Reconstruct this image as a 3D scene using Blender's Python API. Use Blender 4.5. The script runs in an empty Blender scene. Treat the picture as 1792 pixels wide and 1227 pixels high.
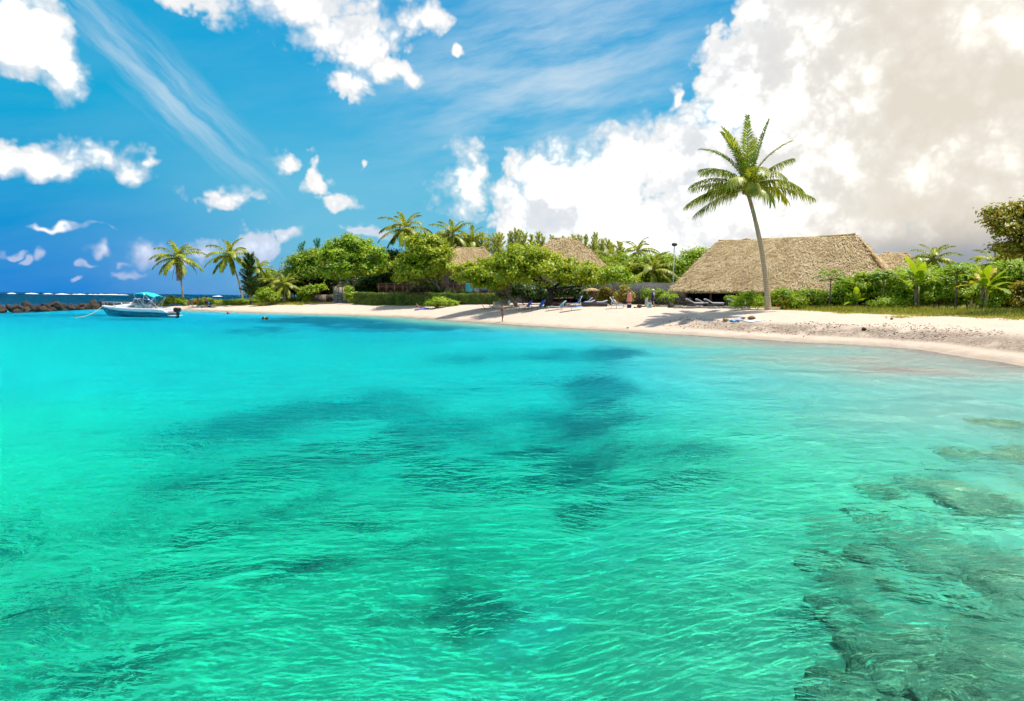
import bpy, math, random
import numpy as np
from mathutils import Vector, Matrix, Euler

R = math.radians
rng = np.random.default_rng(7)
random.seed(7)
scene = bpy.context.scene
COL = scene.collection

# ------------------------------------------------------------------ camera
W0, H0, FPX = 1792.0, 1227.0, 1168.0
CAM_H = 2.5
cam_d = bpy.data.cameras.new('camera')
cam_d.sensor_width = 36.0
cam_d.lens = FPX / W0 * 36.0
cam_d.clip_start = 0.05
cam_d.clip_end = 40000
cam = bpy.data.objects.new('camera', cam_d)
COL.objects.link(cam)
PITCH, ROLL = R(-4.46), R(0.77)
CM = Matrix.Rotation(R(90) + PITCH, 3, 'X') @ Matrix.Rotation(ROLL, 3, 'Z')
cam.location = (0, 0, CAM_H)
cam.rotation_euler = CM.to_euler()
scene.camera = cam


def ray(px, py):
    """world direction of a photo pixel"""
    v = Vector(((px - W0 / 2) / FPX, -(py - H0 / 2) / FPX, -1.0))
    return (CM @ v)


def on_water(px, py, z=0.0):
    d = ray(px, py)
    t = (z - CAM_H) / d.z
    return np.array((d.x * t, d.y * t, z))


def at(px, py, Y):
    """point in the photo's direction at world depth Y"""
    d = ray(px, py)
    t = Y / d.y
    return np.array((d.x * t, Y, CAM_H + d.z * t))


# ------------------------------------------------------------------ render / exposure
scene.render.engine = 'CYCLES'
cy = scene.cycles
cy.use_denoising = True
cy.use_adaptive_sampling = True
cy.adaptive_threshold = 0.03
cy.adaptive_min_samples = 16
cy.max_bounces = 7
cy.diffuse_bounces = 2
cy.glossy_bounces = 3
cy.transmission_bounces = 4
cy.transparent_max_bounces = 12
cy.sample_clamp_indirect = 4.0
cy.caustics_reflective = False
cy.caustics_refractive = True
vs = scene.view_settings
vs.view_transform = 'Standard'
vs.look = 'None'
EXPOSURE = 0.3
vs.exposure = EXPOSURE
vs.gamma = 1.0
vs.use_curve_mapping = False

# ------------------------------------------------------------------ sun
SUN = Vector((0.33, 0.12, 0.935)).normalized()
SUN_EL = math.asin(SUN.z)
SUN_AZ = math.atan2(SUN.x, SUN.y)
sun_d = bpy.data.lights.new('sun', 'SUN')
sun_d.energy = 4.8
sun_d.angle = R(1.0)
sun_d.cycles.use_multiple_importance_sampling = False
sun_d.color = (1.0, 0.95, 0.86)
sun = bpy.data.objects.new('sun', sun_d)
sun.rotation_euler = (-SUN).to_track_quat('-Z', 'Y').to_euler()
sun.location = (20, 10, 60)
COL.objects.link(sun)


# ------------------------------------------------------------------ node helper
class NT:
    def __init__(self, tree):
        self.t = tree
        self.n = tree.nodes
        self.n.clear()

    def node(self, kind, **kw):
        nd = self.n.new(kind)
        for k, v in kw.items():
            setattr(nd, k, v)
        return nd

    def put(self, sock, v):
        if v is None:
            return
        if isinstance(v, bpy.types.NodeSocket):
            self.t.links.new(v, sock)
        else:
            if hasattr(sock, 'default_value'):
                dv = sock.default_value
                if hasattr(dv, '__len__') and len(dv) == 4 and len(v) == 3:
                    v = (*v, 1.0)
                sock.default_value = v

    def math(self, op, a, b=None, c=None, clamp=False):
        nd = self.node('ShaderNodeMath', operation=op, use_clamp=clamp)
        for s, v in zip(nd.inputs, (a, b, c)):
            self.put(s, v)
        return nd.outputs[0]

    def vm(self, op, a, b=None, out=0):
        nd = self.node('ShaderNodeVectorMath', operation=op)
        self.put(nd.inputs[0], a)
        if b is not None:
            self.put(nd.inputs[3 if op == 'SCALE' else 1], b)
        return nd.outputs[out]

    def mapr(self, v, a, b, c=0.0, d=1.0, smooth=True):
        nd = self.node('ShaderNodeMapRange', interpolation_type='SMOOTHSTEP' if smooth else 'LINEAR')
        for s, x in zip(nd.inputs, (v, a, b, c, d)):
            self.put(s, x)
        return nd.outputs[0]

    def mix(self, f, a, b, blend='MIX'):
        nd = self.node('ShaderNodeMix', data_type='RGBA', blend_type=blend)
        self.put(nd.inputs[0], f)
        self.put(nd.inputs[6], a)
        self.put(nd.inputs[7], b)
        return nd.outputs[2]

    def noise(self, vec, scale, detail=4.0, rough=0.55, lac=2.0, dist=0.0, out=0, dims='3D'):
        nd = self.node('ShaderNodeTexNoise', noise_dimensions=dims)
        if vec is not None:
            self.put(nd.inputs['Vector'], vec)
        self.put(nd.inputs['Scale'], scale)
        self.put(nd.inputs['Detail'], detail)
        self.put(nd.inputs['Roughness'], rough)
        self.put(nd.inputs['Lacunarity'], lac)
        self.put(nd.inputs['Distortion'], dist)
        return nd.outputs[out]

    def mapping(self, vec, loc=(0, 0, 0), rot=(0, 0, 0), scale=(1, 1, 1), kind='POINT'):
        nd = self.node('ShaderNodeMapping', vector_type=kind)
        self.put(nd.inputs[0], vec)
        nd.inputs[1].default_value = loc
        nd.inputs[2].default_value = rot
        nd.inputs[3].default_value = scale
        return nd.outputs[0]

    def ramp(self, f, stops, interp='LINEAR'):
        nd = self.node('ShaderNodeValToRGB')
        cr = nd.color_ramp
        cr.interpolation = interp
        while len(cr.elements) > 1:
            cr.elements.remove(cr.elements[-1])
        cr.elements[0].position = stops[0][0]
        cr.elements[0].color = (*stops[0][1], 1)
        for p, c in stops[1:]:
            e = cr.elements.new(p)
            e.color = (*c, 1)
        self.put(nd.inputs[0], f)
        return nd.outputs[0]


# ------------------------------------------------------------------ world: sky with clouds
def srgb(r, g, b):
    f = lambda c: (c / 255 / 12.92) if c <= 10.3 else (((c / 255) + 0.055) / 1.055) ** 2.4
    return (f(r), f(g), f(b))


world = bpy.data.worlds.new('World')
scene.world = world
world.use_nodes = True
w = NT(world.node_tree)
SKY_STRENGTH = 0.10
dirv = w.node('ShaderNodeTexCoord').outputs['Generated']
sep = w.node('ShaderNodeSeparateXYZ')
w.put(sep.inputs[0], dirv)
dx, dy_, dz = sep.outputs
el = w.math('ARCSINE', dz)
az = w.math('ARCTAN2', dx, dy_)
comb = w.node('ShaderNodeCombineXYZ')
w.put(comb.inputs[0], az)
w.put(comb.inputs[1], el)
azel = comb.outputs[0]

sky = w.node('ShaderNodeTexSky', sky_type='NISHITA')
sky.sun_disc = False
sky.sun_elevation = SUN_EL
sky.sun_rotation = SUN_AZ
sky.altitude = 0
sky.air_density = 1.0
sky.dust_density = 0.4
sky.ozone_density = 2.5
hsv = w.node('ShaderNodeHueSaturation')
hsv.inputs['Hue'].default_value = 0.482
hsv.inputs['Saturation'].default_value = 1.5
hsv.inputs['Value'].default_value = 1.0
w.put(hsv.inputs['Color'], sky.outputs[0])
nish = w.vm('SCALE', hsv.outputs[0], SKY_STRENGTH)
elr = w.mapr(el, 0.0, 1.2, 0.0, 1.0, smooth=False)
blue = w.ramp(elr, [(0.0, srgb(60, 160, 220)), (0.06, srgb(96, 188, 224)), (0.13, srgb(96, 192, 226)),
                    (0.22, srgb(36, 176, 226)), (0.36, srgb(0, 160, 222)), (1.0, srgb(0, 100, 190))])
base = w.mix(0.85, nish, blue)
# deeper blue towards the open ocean in the west
leftness = w.mapr(az, -0.25, -0.62)
base = w.mix(w.math('MULTIPLY', leftness, 1.0), base, w.ramp(elr, [(0.0, srgb(0, 130, 214)), (0.05, srgb(0, 142, 214)), (0.12, srgb(28, 162, 214)), (0.2, srgb(4, 168, 216)), (0.38, srgb(0, 162, 216)), (1.0, srgb(0, 100, 190))]))


def azel_of(px, py):
    d = ray(px, py).normalized()
    return math.atan2(d.x, d.y), math.asin(d.z)


# noise fields shared by all clouds
warp = w.vm('SCALE', w.vm('SUBTRACT', w.noise(dirv, 13.0, 3.0, 0.6, out=1), (0.5, 0.5, 0.5)), 0.078)
azw = w.vm('ADD', azel, warp)
f1 = w.noise(dirv, 9.0, 7.0, 0.60, 2.15)


def puff(vec):
    nd = w.node('ShaderNodeTexVoronoi', feature='F1')
    w.put(nd.inputs['Vector'], vec)
    nd.inputs['Scale'].default_value = 26.0
    nd.inputs['Detail'].default_value = 2.0
    nd.inputs['Roughness'].default_value = 0.55
    nd.inputs['Lacunarity'].default_value = 2.4
    return nd.outputs['Distance']


dirw = w.vm('ADD', dirv, w.vm('SCALE', warp, 0.5))
v1 = puff(dirw)
f2 = w.noise(w.vm('ADD', dirv, (0.018, 0.004, 0.030)), 9.0, 4.0, 0.58, 2.15)

# (px, py, rx, ry): cloud heads of the photograph, as directions in the sky
BLOBS = [
    (40, 62, 100, 92), (108, 132, 45, 50),
    (45, 276, 118, 44), (190, 278, 62, 28), (232, 300, 38, 24), (266, 275, 15, 14),
    (398, 341, 54, 21), (508, 286, 44, 16), (558, 308, 27, 36), (584, 350, 34, 19), (633, 286, 10, 16),
    (360, 22, 90, 38), (540, 15, 130, 50), (625, 70, 105, 60), (690, 125, 58, 34), (605, 140, 45, 26), (745, 25, 60, 38), (808, 92, 14, 16),
    (455, 432, 55, 46), (500, 406, 32, 16), (358, 446, 36, 30), (250, 446, 38, 22),
    (22, 440, 36, 9), (56, 452, 24, 10), (85, 446, 17, 14), (166, 443, 22, 13), (134, 487, 22, 7), (205, 462, 14, 6), (300, 470, 40, 14), (150, 466, 18, 7), (215, 480, 22, 8),
    (105, 397, 62, 5), (640, 408, 50, 12),
    (826, 305, 34, 66), (905, 300, 38, 50), (965, 300, 62, 62), (1010, 365, 190, 85),
    (1110, 290, 110, 75), (1220, 290, 130, 105), (1300, 130, 95, 110),
    (1262, 95, 52, 44), (1340, 20, 70, 70), (1184, 172, 14, 26), (1500, 160, 280, 300), (1440, 350, 340, 110), (1740, 230, 340, 270), (1120, 405, 280, 75), (1420, 420, 300, 80),
]
field = None
for (px, py, rx, ry) in BLOBS:
    a0, e0 = azel_of(px, py)
    sx = abs(azel_of(px + 6, py)[0] - a0) / 6 * rx * 1.1
    sy = abs(azel_of(px, py - 6)[1] - e0) / 6 * ry * 1.1
    st = min(2.3, max(0.8, (min(rx, ry) / 50.0) ** 0.5))
    nd = w.node('ShaderNodeVectorMath', operation='MULTIPLY_ADD')
    w.put(nd.inputs[0], azw)
    nd.inputs[1].default_value = (st / sx, st / sy, 0)
    nd.inputs[2].default_value = (-a0 * st / sx, -e0 * st / sy, 0)
    r_ = w.math('SUBTRACT', st, w.vm('LENGTH', nd.outputs[0], out=1))
    field = r_ if field is None else w.math('MAXIMUM', field, r_)
# the same fair-weather cumulus goes on all round, outside the stretch of sky the photograph shows
fr = w.mapping(azel, (0.0, 0.05, 0), (0, 0, 0), (0.74, 0.36, 1), 'TEXTURE')
fs = w.node('ShaderNodeSeparateXYZ')
w.put(fs.inputs[0], fr)
inframe = w.math('MAXIMUM', w.math('ABSOLUTE', fs.outputs[0]), w.math('ABSOLUTE', fs.outputs[1]))
outmask = w.mapr(inframe, 0.97, 1.2)
big = w.noise(dirv, 2.6, 3.0, 0.55)
gen = w.math('MULTIPLY_ADD', big, 4.0, -1.85)
gen = w.math('MULTIPLY_ADD', outmask, w.math('ADD', gen, 1.5), -1.5)
field = w.math('MAXIMUM', w.math('MAXIMUM', field, gen), -1.5)
dens = w.math('MULTIPLY_ADD', f1, 2.0, w.math('SUBTRACT', field, 0.72))
dens = w.math('MULTIPLY_ADD', v1, -0.55, w.math('ADD', dens, 0.30))
soft = w.mapr(f1, 0.40, 0.60, 0.36, 1.0)
alpha = w.mapr(dens, 0.0, soft)
rightness = w.mapr(az, 0.20, 0.55)
# lit and shaded sides of the puffs, and broad grey undersides in thick cloud
relief = w.math('MULTIPLY_ADD', w.math('SUBTRACT', f2, f1), w.math('MULTIPLY_ADD', rightness, -1.0, 2.3), w.math('MULTIPLY_ADD', v1, 0.5, -0.16))
thick = w.mapr(dens, 0.15, 1.2)
# broad billows: shade where the cloud thickens towards the sun
f3 = w.noise(dirw, 5.0, 3.5, 0.52)
f4 = w.noise(w.vm('ADD', dirw, (0.035, 0.0, 0.055)), 5.0, 3.0, 0.55)
billow = w.math('MULTIPLY', w.math('SUBTRACT', f4, f3), w.math('MULTIPLY_ADD', thick, 2.0, 0.3))
sh = w.math('MULTIPLY', thick, w.math('MULTIPLY_ADD', rightness, 0.18, 0.12))
sh = w.math('ADD', sh, billow)
sh = w.math('ADD', sh, w.math('MULTIPLY', relief, w.mapr(dens, 0.1, 0.6, 0.0, 0.75)), clamp=True)
white = w.mix(rightness, srgb(252, 251, 249), srgb(253, 249, 241))
grey = w.mix(rightness, srgb(212, 220, 230), srgb(224, 215, 198))
# sunlit cloud is brighter than the film's white, shaded cloud is not
lit = w.math('MULTIPLY', w.mapr(sh, 0.6, 0.0), w.mapr(dens, 0.35, 1.1))
lit = w.math('MULTIPLY', lit, w.mapr(el, 0.02, 0.12))
sh = w.math('MINIMUM', sh, 0.8)
cloudcol = w.vm('SCALE', w.mix(sh, white, grey), w.math('MULTIPLY_ADD', lit, w.math('MULTIPLY_ADD', rightness, -0.8, 1.3), 1.0))
# dark rain-bearing base low in the east, lavender haze low over the ocean
lowband = w.math('MULTIPLY', w.mapr(w.math('MULTIPLY_ADD', f1, 0.05, el), 0.150, 0.088), w.mapr(w.math('MULTIPLY_ADD', f1, 0.15, az), 0.44, 0.66))
cloudcol = w.mix(w.math('MULTIPLY', lowband, 0.85), cloudcol, w.mix(w.mapr(el, 0.03, 0.1), srgb(112, 130, 160), srgb(176, 170, 166)))
lowleft = w.math('MULTIPLY', w.mapr(el, 0.15, 0.02), w.mapr(az, 0.0, -0.25))
cloudcol = w.mix(w.math('MULTIPLY', lowleft, 0.6), cloudcol, srgb(160, 180, 232))
alpha = w.math('MULTIPLY', alpha, w.math('MULTIPLY_ADD', lowleft, -0.3, 1.0))
alpha = w.math('MAXIMUM', alpha, w.math('MULTIPLY', lowband, 0.95))
# lavender haze bank under the cumulus over the ocean
hz = w.math('MULTIPLY', w.mapr(w.vm('LENGTH', w.mapping(azw, (*azel_of(380, 468), 0), (0, 0, 0), (0.16, 0.05, 1), 'TEXTURE'), out=1), 1.2, 0.2), w.mapr(f1, 0.38, 0.6))
# thin cirrus: a slanted streak and a broad veil of stretched noise
azc = w.vm('ADD', azel, w.vm('SCALE', warp, 0.25))
cm = w.mapping(azc, (*azel_of(285, 150), 0), (0, 0, -R(40)), (1, 1, 1), 'TEXTURE')
cb = w.vm('LENGTH', w.vm('MULTIPLY', cm, (1 / 0.17, 1 / 0.038, 0)), out=1)
cn = w.noise(w.vm('MULTIPLY', cm, (5.0, 40.0, 1.0)), 1.0, 7.0, 0.6, dist=0.0)
cir = w.math('MULTIPLY', w.mapr(cn, 0.3, 0.72), w.mapr(cb, 1.5, 0.1))
vm_ = w.mapping(azc, (*azel_of(960, 120), 0), (0, 0, R(12)), (1, 1, 1), 'TEXTURE')
vb = w.vm('LENGTH', w.vm('MULTIPLY', vm_, (1 / 0.27, 1 / 0.15, 0)), out=1)
vn = w.noise(w.vm('MULTIPLY', vm_, (4.0, 20.0, 1.0)), 1.0, 7.0, 0.6, dist=0.0)
veil = w.math('MULTIPLY', w.mapr(vn, 0.26, 0.74), w.mapr(vb, 1.35, 0.1, 0.08, 1.0))
thin = w.math('MAXIMUM', w.math('MULTIPLY', cir, 0.6), w.math('MULTIPLY', veil, 0.72))
skyc = w.mix(thin, base, srgb(226, 238, 247))
skyc = w.mix(w.math('MULTIPLY', hz, 0.28), skyc, srgb(150, 190, 236))
final = w.mix(alpha, skyc, cloudcol)
final = w.vm('SCALE', final, 2.0 ** -EXPOSURE)
bg = w.node('ShaderNodeBackground')
w.put(bg.inputs[0], w.vm('SCALE', final, 1.0 / SKY_STRENGTH))
bg.inputs[1].default_value = SKY_STRENGTH
wo = w.node('ShaderNodeOutputWorld')
w.put(wo.inputs[0], bg.outputs[0])
world.cycles.sampling_method = 'NONE'


# ------------------------------------------------------------------ mesh helpers
def new_mesh(name, V, faces, smooth=False):
    """V (n,3); faces: list of int arrays (m,k)"""
    V = np.asarray(V, dtype=np.float32)
    me = bpy.data.meshes.new(name)
    me.vertices.add(len(V))
    me.vertices.foreach_set('co', V.ravel())
    loops = np.concatenate([np.asarray(f, np.int32).ravel() for f in faces])
    tot = np.concatenate([np.full(len(f), np.asarray(f).shape[1], np.int32) for f in faces])
    start = np.concatenate(([0], np.cumsum(tot)[:-1])).astype(np.int32)
    me.loops.add(len(loops))
    me.loops.foreach_set('vertex_index', loops)
    me.polygons.add(len(tot))
    me.polygons.foreach_set('loop_start', start)
    me.polygons.foreach_set('loop_total', tot)
    if smooth:
        me.polygons.foreach_set('use_smooth', np.ones(len(tot), bool))
    me.update(calc_edges=True)
    me.validate()
    return me


def link(name, me, mat=None, parent=None, loc=None, rot=None, scale=None):
    o = bpy.data.objects.new(name, me)
    COL.objects.link(o)
    if mat is not None and me is not None and not me.materials:
        me.materials.append(mat)
    if parent is not None:
        o.parent = parent
    if loc is not None:
        o.location = [float(c) for c in loc]
    if rot is not None:
        o.rotation_euler = rot
    if scale is not None:
        o.scale = scale if hasattr(scale, '__len__') else (scale,) * 3
    return o


def tag(o, label, cat=None, group=None, kind=None):
    o['label'] = label
    if cat:
        o['category'] = cat
    if group:
        o['group'] = group
    if kind:
        o['kind'] = kind
    return o


def thing(name, label, cat, loc=(0, 0, 0), rz=0.0, group=None):
    o = bpy.data.objects.new(name, None)
    o.empty_display_size = 0.2
    COL.objects.link(o)
    o.location = [float(c) for c in loc]
    o.rotation_euler = (0, 0, rz)
    return tag(o, label, cat, group)


def copy_tree(o, parent=None):
    c = o.copy()
    COL.objects.link(c)
    c.parent = parent
    for ch in list(o.children):
        copy_tree(ch, c)
    return c


class MB:
    """collects shapes into one mesh"""

    def __init__(self):
        self.V = []
        self.F = {}
        self.n = 0

    def add(self, V, F):
        V = np.asarray(V, float).reshape(-1, 3)
        for f in F:
            self.F.setdefault(len(f), []).append([i + self.n for i in f])
        self.V.append(V)
        self.n += len(V)
        return self

    def box(self, lo, hi, M=None, bev=0.0):
        x0, y0, z0 = lo
        x1, y1, z1 = hi
        b = min(bev, 0.45 * min(x1 - x0, y1 - y0, z1 - z0))
        if b <= 0:
            V = np.array([(x0, y0, z0), (x1, y0, z0), (x1, y1, z0), (x0, y1, z0), (x0, y0, z1), (x1, y0, z1), (x1, y1, z1), (x0, y1, z1)], float)
            F = [(0, 3, 2, 1), (4, 5, 6, 7), (0, 1, 5, 4), (1, 2, 6, 5), (2, 3, 7, 6), (3, 0, 4, 7)]
        else:
            V, F = [], []
            rings = [(z0, b), (z0 + b, 0), (z1 - b, 0), (z1, b)]
            for z, i in rings:
                V += [(x0 + i + b * (i == 0), y0 + i, z), (x1 - i - b * (i == 0), y0 + i, z), (x1 - i, y0 + i + b * (i == 0), z), (x1 - i, y1 - i - b * (i == 0), z),
                      (x1 - i - b * (i == 0), y1 - i, z), (x0 + i + b * (i == 0), y1 - i, z), (x0 + i, y1 - i - b * (i == 0), z), (x0 + i, y0 + i + b * (i == 0), z)]
            for k in range(3):
                for j in range(8):
                    F.append((k * 8 + j, k * 8 + (j + 1) % 8, k * 8 + 8 + (j + 1) % 8, k * 8 + 8 + j))
            F.append(tuple(range(7, -1, -1)))
            F.append(tuple(range(24, 32)))
            V = np.array(V, float)
        if M is not None:
            V = np.array([M @ Vector(v) for v in V])
        return self.add(V, F)

    def tube(self, pts, rad, seg=8, cap=True):
        pts = np.asarray(pts, float)
        rad = np.broadcast_to(np.asarray(rad, float), (len(pts),))
        T = np.gradient(pts, axis=0)
        T /= np.linalg.norm(T, axis=1)[:, None] + 1e-9
        up = np.array((0, 0, 1.0)) if abs(T[0][2]) < 0.9 else np.array((1.0, 0, 0))
        V = []
        a = np.linspace(0, 2 * math.pi, seg, endpoint=False)
        X = np.cross(up, T[0])
        X /= np.linalg.norm(X)
        for p, t, r in zip(pts, T, rad):
            X = X - t * np.dot(X, t)
            X /= np.linalg.norm(X) + 1e-9
            Yv = np.cross(t, X)
            V.append(p + r * (np.cos(a)[:, None] * X + np.sin(a)[:, None] * Yv))
        F = []
        for k in range(len(pts) - 1):
            for j in range(seg):
                F.append((k * seg + j, k * seg + (j + 1) % seg, (k + 1) * seg + (j + 1) % seg, (k + 1) * seg + j))
        if cap:
            F.append(tuple(range(seg - 1, -1, -1)))
            F.append(tuple((len(pts) - 1) * seg + j for j in range(seg)))
        return self.add(np.concatenate(V), F)

    def loft(self, rings, closed=True, cap=True):
        """rings: list of (k,3) arrays"""
        k = len(rings[0])
        F = []
        for i in range(len(rings) - 1):
            for j in range(k if closed else k - 1):
                F.append((i * k + j, i * k + (j + 1) % k, (i + 1) * k + (j + 1) % k, (i + 1) * k + j))
        if cap:
            F.append(tuple(range(k - 1, -1, -1)))
            F.append(tuple((len(rings) - 1) * k + j for j in range(k)))
        return self.add(np.concatenate([np.asarray(r, float) for r in rings]), F)

    def ellipsoid(self, c, r, seg=10, rings=7, M=None):
        c = np.asarray(c, float)
        rr = []
        a = np.linspace(0, 2 * math.pi, seg, endpoint=False)
        for t in np.linspace(-math.pi / 2 + 0.12, math.pi / 2 - 0.12, rings):
            p = np.stack([np.cos(a) * math.cos(t) * r[0], np.sin(a) * math.cos(t) * r[1], np.full(seg, math.sin(t) * r[2])], 1)
            if M is not None:
                p = p @ np.array(M.to_3x3()).T
            rr.append(p + c)
        return self.loft(rr)

    def mesh(self, name, smooth=False):
        return new_mesh(name, np.concatenate(self.V), [np.array(f) for f in self.F.values()], smooth)

    def build(self, name, mat, parent=None, loc=None, rot=None, smooth=False, scale=None):
        return link(name, self.mesh(name, smooth), mat, parent, loc, rot, scale)


# ------------------------------------------------------------------ terrain
def vnoise(x, y, seed=0):
    xi, yi = np.floor(x).astype(np.int64), np.floor(y).astype(np.int64)
    xf, yf = x - xi, y - yi
    u, v = xf * xf * (3 - 2 * xf), yf * yf * (3 - 2 * yf)

    def h(a, b):
        n = (a * 374761393 + b * 668265263 + seed * 974634777) & 0xFFFFFFFF
        n = ((n ^ (n >> 13)) * 1274126177) & 0xFFFFFFFF
        return ((n ^ (n >> 16)) & 0xFFFF) / 65535.0

    return (h(xi, yi) * (1 - u) + h(xi + 1, yi) * u) * (1 - v) + (h(xi, yi + 1) * (1 - u) + h(xi + 1, yi + 1) * u) * v


def fbm(x, y, seed=0, octv=4):
    s, a, t = 0, 1.0, 0
    for k in range(octv):
        s = s + a * vnoise(x * 2 ** k, y * 2 ** k, seed + k)
        t += a
        a *= 0.5
    return s / t


SHORE_PX = [(1792, 641), (1700, 628), (1600, 611), (1500, 603), (1400, 599), (1300, 592), (1200, 586), (1100, 580), (1000, 574), (880, 567),
            (800, 561), (700, 554), (600, 551), (500, 548.5), (400, 545), (340, 542.5), (285, 541)]
shore = [(400, -60), (200, -45), (75, -14), (46, 4), (29, 17)] + [tuple(on_water(*p)[:2]) for p in SHORE_PX]
shore += [(-66, 112), (-65, 119), (-52, 128), (-25, 150), (40, 185), (150, 230), (400, 250)]
POLY = np.array(shore)


def land_dist(X, Y):
    """signed distance to the shoreline, positive on land"""
    d = np.full(X.shape, 1e9)
    inside = np.zeros(X.shape, bool)
    n = len(POLY)
    for i in range(n):
        a, b = POLY[i], POLY[(i + 1) % n]
        e = b - a
        t = np.clip(((X - a[0]) * e[0] + (Y - a[1]) * e[1]) / (e @ e), 0, 1)
        d = np.minimum(d, np.hypot(X - a[0] - t * e[0], Y - a[1] - t * e[1]))
        c = ((a[1] > Y) != (b[1] > Y))
        xs = a[0] + (Y - a[1]) * e[0] / (e[1] if abs(e[1]) > 1e-9 else 1e-9)
        inside ^= c & (X < xs)
    return np.where(inside, d, -d)


def height(X, Y):
    X = np.asarray(X, float)
    Y = np.asarray(Y, float)
    s = land_dist(X, Y) + (fbm(X / 6, Y / 6, 3) - 0.5) * 1.6
    crest = np.interp(X, [-70, -52, -30, -8, 20, 60], [0.75, 0.95, 1.5, 1.95, 2.0, 2.05])
    land = crest * np.tanh(np.maximum(s, 0) / 7.5)
    # storm berm of coral rubble on the eastern beach
    berm = 0.16 * np.exp(-((s - 3.2) / 1.1) ** 2) * np.clip((X - 12) / 6, 0, 1)
    micro = (fbm(X / 1.3, Y / 1.3, 11) - 0.5) * 0.11 * np.clip(s / 3, 0, 1)
    yc = np.interp(X, [-60, -40, -20, 0, 10, 20, 45, 60], [132, 115, 103, 90, 90, 93, 84, 63])
    q = np.clip((Y - yc) / 14, 0, 1)
    land = land + 1.5 * q * q * (3 - 2 * q) * np.clip(s / 8, 0, 1)
    u = np.maximum(-s, 0)
    dmax = np.interp(X - 0.12 * (Y - 14), [-60, -10, 1, 4, 7, 10, 18], [2.5, 2.4, 2.0, 1.15, 0.7, 0.52, 0.4])
    depth = dmax * (1 - np.exp(-(u / 15.0) ** 1.7)) + 0.03 * np.clip(u, 0, 2)
    outer = np.clip((np.maximum(Y - 122, -(X + 78)) - 4) / 60, 0, 1)
    outer = np.where((X > -62) & (Y < 118), 0, outer)
    depth = depth + outer * 9.0 + 0.45 * (fbm(X / 5, Y / 5, 21) - 0.5) * np.clip(u / 8, 0, 1)
    return np.where(s > 0, land + berm + micro, -depth)


def ground_z(x, y):
    return float(height(np.array([x]), np.array([y]))[0])


def G(px, Y, dz=0.0, py=528):
    """the ground under the photo column px at depth Y"""
    p = at(px, py, Y)
    return np.array((p[0], Y, ground_z(p[0], Y) + dz))


def Yg(px, py):
    """depth at which the photo ray through (px, py) meets the ground"""
    d = ray(px, py)
    Ys = np.arange(18, 140, 0.25)
    hz_ = height(d.x / d.y * Ys, Ys)
    k = np.nonzero(hz_ >= CAM_H + d.z / d.y * Ys)[0]
    return float(Ys[k[0]]) if len(k) else 100.0


def axis(lo, hi, step, far_lo, far_hi, nfar):
    mid = np.arange(lo, hi + 1e-6, step)
    g = np.geomspace(step, 1, 2)
    a = lo - (np.geomspace(1, 1 + (lo - far_lo), nfar) - 1)[1:][::-1]
    b = hi + (np.geomspace(1, 1 + (far_hi - hi), nfar) - 1)[1:]
    return np.concatenate((a, mid, b))


gx = np.concatenate((axis(-70, 60, 0.34, -6000, 6000, 26),))
gy = np.concatenate((axis(-6, 125, 0.34, -400, 9000, 26),))
GX, GY = np.meshgrid(gx, gy)
GZ = height(GX.ravel(), GY.ravel())
nx, ny = len(gx), len(gy)
idx = np.arange(nx * ny).reshape(ny, nx)
quads = np.stack([idx[:-1, :-1], idx[:-1, 1:], idx[1:, 1:], idx[1:, :-1]], -1).reshape(-1, 4)


def new_mat(name):
    m = bpy.data.materials.new(name)
    m.use_nodes = True
    return m, NT(m.node_tree)


def finish(t, bsdf, vol=None, disp=None):
    o = t.node('ShaderNodeOutputMaterial')
    t.put(o.inputs[0], bsdf)
    if vol is not None:
        t.put(o.inputs[1], vol)


def bump(t, h, strength=0.5, dist=0.02, normal=None):
    b = t.node('ShaderNodeBump')
    b.inputs['Strength'].default_value = strength
    b.inputs['Distance'].default_value = dist
    t.put(b.inputs['Height'], h)
    if normal is not None:
        t.put(b.inputs['Normal'], normal)
    return b.outputs[0]


def pbr(t, col, rough=0.7, normal=None, metal=0.0, spec=0.4):
    p = t.node('ShaderNodeBsdfPrincipled')
    t.put(p.inputs['Base Color'], col)
    t.put(p.inputs['Roughness'], rough)
    t.put(p.inputs['Metallic'], metal)
    p.inputs['Specular IOR Level'].default_value = spec
    if normal is not None:
        t.put(p.inputs['Normal'], normal)
    return p.outputs[0]


# --- sand above and below the water, with sea-grass, coral rubble, wet edge and turf
sand_m, t = new_mat('sand')
pos = t.node('ShaderNodeNewGeometry').outputs['Position']
sp = t.node('ShaderNodeSeparateXYZ')
t.put(sp.inputs[0], pos)
X_, Y_, Z_ = sp.outputs
n_big = t.noise(pos, 0.16, 4, 0.55)
n_mid = t.noise(pos, 0.9, 5, 0.6)
n_fine = t.noise(pos, 9.0, 5, 0.65)
drysand = t.mix(n_mid, (0.56, 0.43, 0.325), (0.67, 0.535, 0.42))
drysand = t.mix(t.mapr(n_fine, 0.55, 0.8), drysand, (0.42, 0.325, 0.245))
drysand = t.mix(t.math('MULTIPLY', t.mapr(t.noise(pos, 3.2, 4, 0.6), 0.6, 0.72), 0.35), drysand, (0.36, 0.27, 0.2))
# dark flecks of coral and dead leaves
vor = t.node('ShaderNodeTexVoronoi')
t.put(vor.inputs['Vector'], pos)
vor.inputs['Scale'].default_value = 2.2
fleck = t.math('MULTIPLY', t.mapr(vor.outputs['Distance'], 0.13, 0.06), t.mapr(t.noise(pos, 0.5, 3), 0.5, 0.62))
drysand = t.mix(t.math('MULTIPLY', fleck, 0.7), drysand, (0.13, 0.09, 0.06))
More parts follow.
